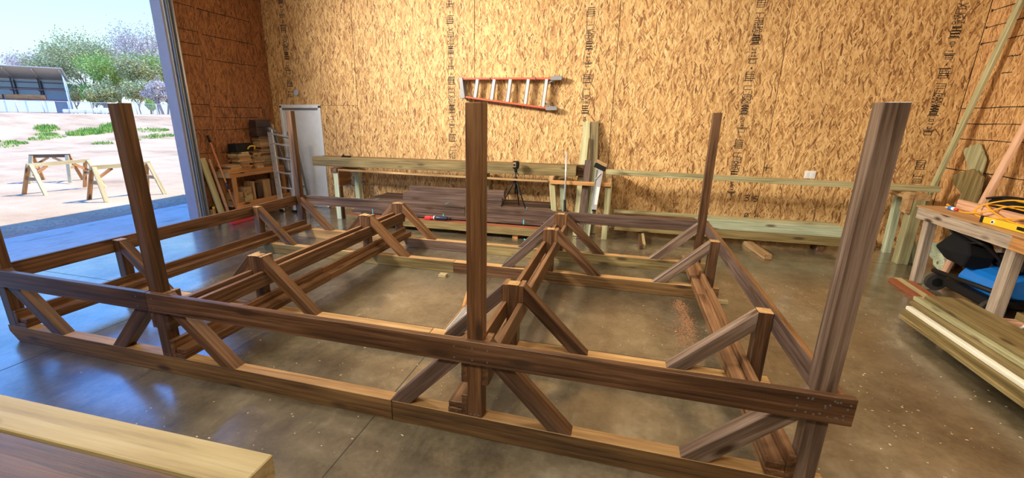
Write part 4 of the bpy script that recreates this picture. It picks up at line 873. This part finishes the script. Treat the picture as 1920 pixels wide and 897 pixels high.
# gravel along the slab edge
bm = bmesh.new(); rn = random.Random(41)
for q in range(2600):
    x = -5.40 - abs(rn.gauss(0, .42)); y = rn.uniform(1.2, 7.5); s = rn.uniform(.008, .03) ; z = terrain(x, y)
    vs_ = [bm.verts.new((x + rn.uniform(-s, s) * .3 + a * s, y + b * s, z + c * s * .6)) for a, b, c in ((1, 0, 0), (0, 1, 0), (-1, 0, 0), (0, -1, 0), (0, 0, 1))]
    for f in ((0, 1, 4), (1, 2, 4), (2, 3, 4), (3, 0, 4)): bm.faces.new([vs_[k] for k in f])
tag(put('gravel', bm, 'stone'), 'grey gravel strewn along the edge of the concrete apron outside', 'gravel', kind='stuff')
def yard_horse(label, x, y, rz, length, h, top='cream'):
    t = empty('sawhorse', (x, y, terrain(x, y)), rz); tag(t, label, 'sawhorse', 'sawhorses in the yard')
    mt = base_of(t); P = lambda a, b, c: mt @ Vector((a, b, c))
    beam('top_beam', P(-length / 2, 0, h - .045), P(length / 2, 0, h - .045), .05, .09, top, t, r=0)
    for sx_ in (-1, 1):
        for sy_ in (-1, 1):
            beam('leg', P(sx_ * (length / 2 - .06), sy_ * .04, h - .03), P(sx_ * (length / 2 + .0), sy_ * .36, .0), .038, .085, 'cream' if sy_ < 0 else 'orange', t, up=(math.cos(rz) * 1, math.sin(rz), 0), r=0)
        beam('end_cleat', P(sx_ * (length / 2 - .045), -.18, h * .52), P(sx_ * (length / 2 - .045), .18, h * .52), .03, .08, 'tan', t, r=0)
        beam('corner_strut', P(sx_ * (length / 2 - .08), 0, h * .62), P(sx_ * (length / 2 - .42), 0, h - .09), .04, .06, 'orange', t, r=0)
    return t
yard_horse('pale wooden sawhorse in the yard, left front one', -10.27, 5.93, math.radians(95), 1.45, .79)
yard_horse('pale wooden sawhorse in the yard partly behind the tall post, right front one', -7.62, 5.62, math.radians(82), 1.25, .80)
yard_horse('sawhorse with dark top board in the yard, farthest one', -12.2, 6.85, math.radians(35), .95, .79, 'brown')
# grass on the bank
bm = bmesh.new(); rn = random.Random(51); D = Vector((-.86, .51)); E_ = Vector((.51, .86))
def clump(cx, cy, rad, n, hgt):
    for q in range(n):
        a = rn.uniform(0, 6.28); r_ = rad * math.sqrt(rn.random()); x = cx + r_ * math.cos(a); y = cy + r_ * math.sin(a) ; z = terrain(x, y)
        b = rn.uniform(0, 3.14); w_ = rn.uniform(.02, .05); h = hgt * rn.uniform(.5, 1.2); lx, ly = rn.uniform(-.4, .4) * h, rn.uniform(-.4, .4) * h
        bm.faces.new([bm.verts.new(p) for p in ((x - w_ * math.cos(b), y - w_ * math.sin(b), z - .02), (x + w_ * math.cos(b), y + w_ * math.sin(b), z - .02), (x + lx, y + ly, z + h))])
for s, t_, rad, n, h in [(rn.uniform(31, 38), rn.uniform(-14, 10), rn.uniform(.25, .8), 130, .16) for _ in range(34)] + [(rn.uniform(33, 40), rn.uniform(11, 24), rn.uniform(.6, 1.6), 420, .20) for _ in range(44)] + [(rn.uniform(36, 39), rn.uniform(-1.5, 4.5), rn.uniform(.5, 1.0), 420, .26) for _ in range(7)]:
    p = Vector((-3.4, 2.0)) + D * s + E_ * t_; clump(p.x, p.y, rad, n, h)
tag(put('grass', bm, 'grass'), 'patches of fresh green grass growing on the foot of the dirt bank', 'grass', kind='stuff')
# wrapped lumber bundles
def bundle(label, a, b, depth, h, mat, z0=0.0, group='wrapped lumber bundles'):
    a = Vector(a); b = Vector(b); u = (b - a).normalized(); n = Vector((-u.y, u.x)); 
    if n.dot(D) < 0: n = -n
    c = (a + b) / 2 + n * depth / 2; zb = terrain(c.x, c.y) + z0 - .02
    t = empty('lumber_bundle', (c.x, c.y, zb)); tag(t, label, 'lumber bundle', group)
    bm = bmesh.new(); addbeam(bm, (a.x + n.x * depth / 2, a.y + n.y * depth / 2, zb + h / 2 + .1), (b.x + n.x * depth / 2, b.y + n.y * depth / 2, zb + h / 2 + .1), depth, h); bev(bm, .06); put('wrapper', bm, mat, t)
    for q in (.15, .5, .85):
        p = a.lerp(b, q); beam('strap', (p.x - n.x * .01, p.y - n.y * .01, zb + .1), (p.x - n.x * .01, p.y - n.y * .01, zb + h + .1), .06, .02, 'shedblue', t, up=(n.x, n.y, 0)); beam('bearer', (p.x, p.y, zb + .05), (p.x + n.x * depth, p.y + n.y * depth, zb + .05), .1, .1, 'tan', t, r=0)
bundle('tall white wrapped lumber bundle behind the fence at far left', (-58.4, 29.5), (-56.4, 33.4), 2.4, 1.25, 'wrap')
bundle('white wrapped lumber bundle cut by the left edge of the photo', (-59.6, 27.3), (-58.7, 29.1), 2.4, 1.15, 'wrap')
bundle('low white wrapped lumber bundle behind the fence, nearest the tall post', (-51.8, 31.2), (-50.0, 34.3), 2.2, .36, 'wrap')
bundle('low white bundle behind the fence, half hidden by the tall post', (-52.6, 34.6), (-51.2, 37.0), 2.2, .55, 'wrap')
# chain link fence
fc = empty('chain_link_fence', (-48, 28, 1.95)); tag(fc, 'grey chain link fence with pipe rail along the top of the dirt bank', 'fence')
FA, FB = Vector((-51.5, 21.5)), Vector((-42.0, 40.0)); nF = 12; prev = None
for q in range(nF + 1):
    p = FA.lerp(FB, q / nF); zb = terrain(p.x, p.y); tube('fence_post', [(p.x, p.y, zb - .05), (p.x, p.y, zb + 1.12)], .04, 'galv', fc, 6)
    if prev: beam('top_rail', prev, (p.x, p.y, zb + 1.10), .05, .05, 'galv', fc, r=0)
    prev = (p.x, p.y, zb + 1.10)
bm = bmesh.new(); Lf = (FB - FA).length; n = int(Lf / .16)
for s in (-1, 1):
    for q in range(-7, n + 7):
        a0 = q * .16; pts = []
        t0, t1 = a0, a0 + s * 1.08
        if min(t0, t1) < 0 or max(t0, t1) > Lf: continue
        p = FA.lerp(FB, t0 / Lf); r_ = FA.lerp(FB, t1 / Lf); addtube(bm, [(p.x, p.y, terrain(p.x, p.y)), (r_.x, r_.y, terrain(r_.x, r_.y) + 1.08)], .006, 3, False)
put('wire_mesh', bm, 'galv', fc, kind='stuff')
# open lumber shed
sh = empty('lumber_shed', (-68, 36, 1.93)); tag(sh, 'open blue grey lumber shed with sloping roof and racks beyond the bank', 'shed')
SA, SB = Vector((-74.5, 25.5)), Vector((-64.6, 39.6)); su = (SB - SA).normalized(); sn = Vector((-su.y, su.x)); Ls = (SB - SA).length
if sn.dot(D) < 0: sn = -sn
zb = 1.9
def S3(a, d, z): p = SA + su * a + sn * d; return (p.x, p.y, zb + z)
def sheet(name, quad, th, mat):
    bm = bmesh.new(); q = [Vector(p) for p in quad]; nn = (q[1] - q[0]).cross(q[2] - q[0]).normalized() * th
    A = [bm.verts.new(p) for p in q]; B = [bm.verts.new(p + nn) for p in q]; bm.faces.new(A); bm.faces.new(B[::-1])
    for i in range(4): bm.faces.new((A[i], B[i], B[(i + 1) % 4], A[(i + 1) % 4]))
    return put(name, bm, mat, sh)
sheet('back_wall', (S3(0, 6, 0), S3(Ls, 6, 0), S3(Ls, 6, 4.2), S3(0, 6, 4.2)), .06, 'shedblue'); sheet('end_wall', (S3(Ls, 1.5, 0), S3(Ls, 6, 0), S3(Ls, 6, 4.2), S3(Ls, 1.5, 4.9)), .06, 'shedblue')
sheet('roof', (S3(-.3, -.8, 5.35), S3(Ls + .3, -.8, 5.35), S3(Ls + .3, 6.5, 4.2), S3(-.3, 6.5, 4.2)), .09, 'shedgrey')
nb = 7
for q in range(nb + 1):
    a = Ls * q / nb; beam('column', S3(a, 5.8, 0), S3(a, 5.8, 4.1), .14, .14, 'shedframe', sh, r=0); beam('rafter', S3(a, -.6, 5.15), S3(a, 6.2, 4.1), .10, .16, 'shedgrey', sh, r=0)
    beam('rack_arm', S3(a, 1.2, 2.75), S3(a, 5.8, 2.75), .09, .10, 'shedframe', sh, r=0); beam('rack_arm', S3(a, 1.2, 1.55), S3(a, 5.8, 1.55), .09, .10, 'shedframe', sh, r=0)
    beam('rack_post', S3(a, 3.4, 0), S3(a, 3.4, 4.4), .13, .13, 'shedframe', sh, r=0)
for z in (2.85, 1.65): beam('rack_beam', S3(0, 1.3, z), S3(Ls, 1.3, z), .08, .10, 'rack', sh, r=0)
for z in (3.9, 3.2): beam('wall_girt', S3(0, 5.75, z), S3(Ls, 5.75, z), .07, .07, 'shedframe', sh, r=0)
def rackload(a0, a1, z, h, mat, label):
    o = beam('lumber_stack', S3(a0, 2.2, zb * 0 + z + h / 2), S3(a1, 2.2, z + h / 2), 1.3, h, mat, None, r=.02); tag(o, label, 'lumber stack', 'lumber on the shed racks')
for i, (a0, a1, mt) in enumerate(((.4, 3.2, 'orange'), (3.6, 7.2, 'brown'), (8.0, 11.4, 'tan'), (11.7, 15.2, 'orange'))): rackload(a0, a1, 1.705, .55, mt, ['orange lumber stack on the shed rack, leftmost', 'dark lumber stack on the shed rack, second from left', 'tan lumber stack on the shed rack, second from right', 'orange lumber stack on the shed rack, rightmost'][i])
rackload(10.5, 15.6, .02, .75, 'orange', 'brown lumber stack on the ground under the shed rack')
# trees
def tree(x, y, h, seed, label, bark, leaf, nleaf, spread=.6, lsize=.10, up=.5, name='tree'):
    r_ = random.Random(seed); z0 = terrain(x, y) - .1; root = empty(name, (x, y, z0)); tag(root, label, 'tree', 'trees beyond the bank')
    tb_ = bmesh.new(); lb_ = bmesh.new(); tips = []
    def grow(p, d, L, rad, lev):
        q = p + d * L; mid = p.lerp(q, .5) + Vector((r_.uniform(-1, 1), r_.uniform(-1, 1), r_.uniform(-.3, .6))) * L * .07
        addtube(tb_, [p, mid, q], [rad, rad * .85, rad * .68], 4 if lev < 2 else 3, False)
        if lev >= 2: tips.append(mid); tips.append(q)
        if lev >= 5 or L < .3: return
        for k in range(r_.choice((2, 3, 3)) if lev else 5):
            a = r_.uniform(0, 6.28); sp = r_.uniform(.35, 1.0) * spread * (1.15 if lev else .95)
            nd = (d + Vector((math.cos(a), math.sin(a), r_.uniform(-.2, .5) * up)) * sp).normalized(); nd.z += .10; nd.normalize()
            grow(p.lerp(q, r_.uniform(.45, 1.0)), nd, L * r_.uniform(.66, .88), rad * .6, lev + 1)
    grow(Vector((x, y, z0)), Vector((r_.uniform(-.08, .08), r_.uniform(-.08, .08), 1)).normalized(), h * .23, h * .014, 0)
    for k in range(nleaf):
        c = r_.choice(tips) + Vector((r_.gauss(0, 1), r_.gauss(0, 1), r_.gauss(0, .9))) * h * .035; s = lsize * 1.15 * r_.uniform(.5, 1.4)
        u = Vector((r_.gauss(0, 1), r_.gauss(0, 1), r_.gauss(0, 1))).normalized(); v = u.orthogonal().normalized()
        lb_.faces.new([lb_.verts.new(w_) for w_ in (c - u * s, c + v * s * .55, c + u * s, c - v * s * .55)])
    put('branches', tb_, bark, root); put('foliage', lb_, leaf, root)
T_ = [(-75.5, 46.0, 10.5, 1, 'green budding tree right of the shed, left of the leafy trees', 'bark', 'leaf2', 5600, .75),
      (-73.0, 48.0, 12.0, 2, 'taller olive green tree, second right of the shed', 'bark', 'leaf2', 7000, .75),
      (-79.0, 54.0, 13.5, 12, 'mauve budding tree behind the olive green tree', 'barkp', 'leaf3', 5200, .6),
      (-66.5, 47.5, 9.8, 3, 'fresh green tree straight above the tall front post', 'bark', 'leaf', 6200, .75),
      (-71.5, 57.5, 16.0, 4, 'tall bare tree with a few leaves near the door track', 'barkp', 'leaf3', 3600, .6),
      (-63.0, 51.5, 10.0, 5, 'fresh green tree behind the mauve bush near the door track', 'bark', 'leaf', 6400, .75),
      (-62.5, 48.6, 9.5, 6, 'leafy green tree closest to the door track', 'bark', 'leaf2', 6400, .75),
      (-57.0, 45.5, 6.0, 7, 'low mauve grey bush in front of the trees near the door track', 'barkp', 'leaf3', 6000, .95),
      (-63.5, 43.0, 5.6, 13, 'low olive bush in front of the trees above the post', 'bark', 'leaf2', 5000, .95),
      (-73.5, 46.0, 6.0, 14, 'low olive bush just right of the shed', 'bark', 'leaf2', 5000, .95),
      (-68.5, 45.5, 5.2, 15, 'low green bush behind the white bundles', 'bark', 'leaf', 4600, .95),
      (-66.5, 53.0, 6.0, 16, 'low olive bush behind the fence near the door track', 'bark', 'leaf2', 5000, .95),
      (-74.0, 50.5, 6.5, 17, 'low olive bush behind the fresh green tree', 'bark', 'leaf2', 5000, .95),
      (-60.5, 45.6, 6.0, 18, 'low olive bush at the foot of the leafy tree by the door track', 'bark', 'leaf2', 5000, .95),
      (-97.5, 55.6, 12.0, 8, 'bare mauve tree rising behind the shed roof', 'barkp', 'leaf3', 4200, .45),
      (-99.5, 54.0, 9.0, 9, 'bare mauve tree behind the shed near the left edge', 'barkp', 'leaf3', 4200, .6),
      (-101.5, 51.5, 8.5, 10, 'bare mauve tree behind the shed, cut by the left edge', 'barkp', 'leaf3', 4200, .6),
      (-55.5, 43.5, 2.4, 11, 'small bright green bush at the top of the bank near the door track', 'bark', 'leaf', 1800, .9)]
for a in T_: tree(a[0], a[1], a[2] * (1.28 if a[2] > 7 else 1.1), *a[3:7], int(a[7] * 1.5), *a[8:])
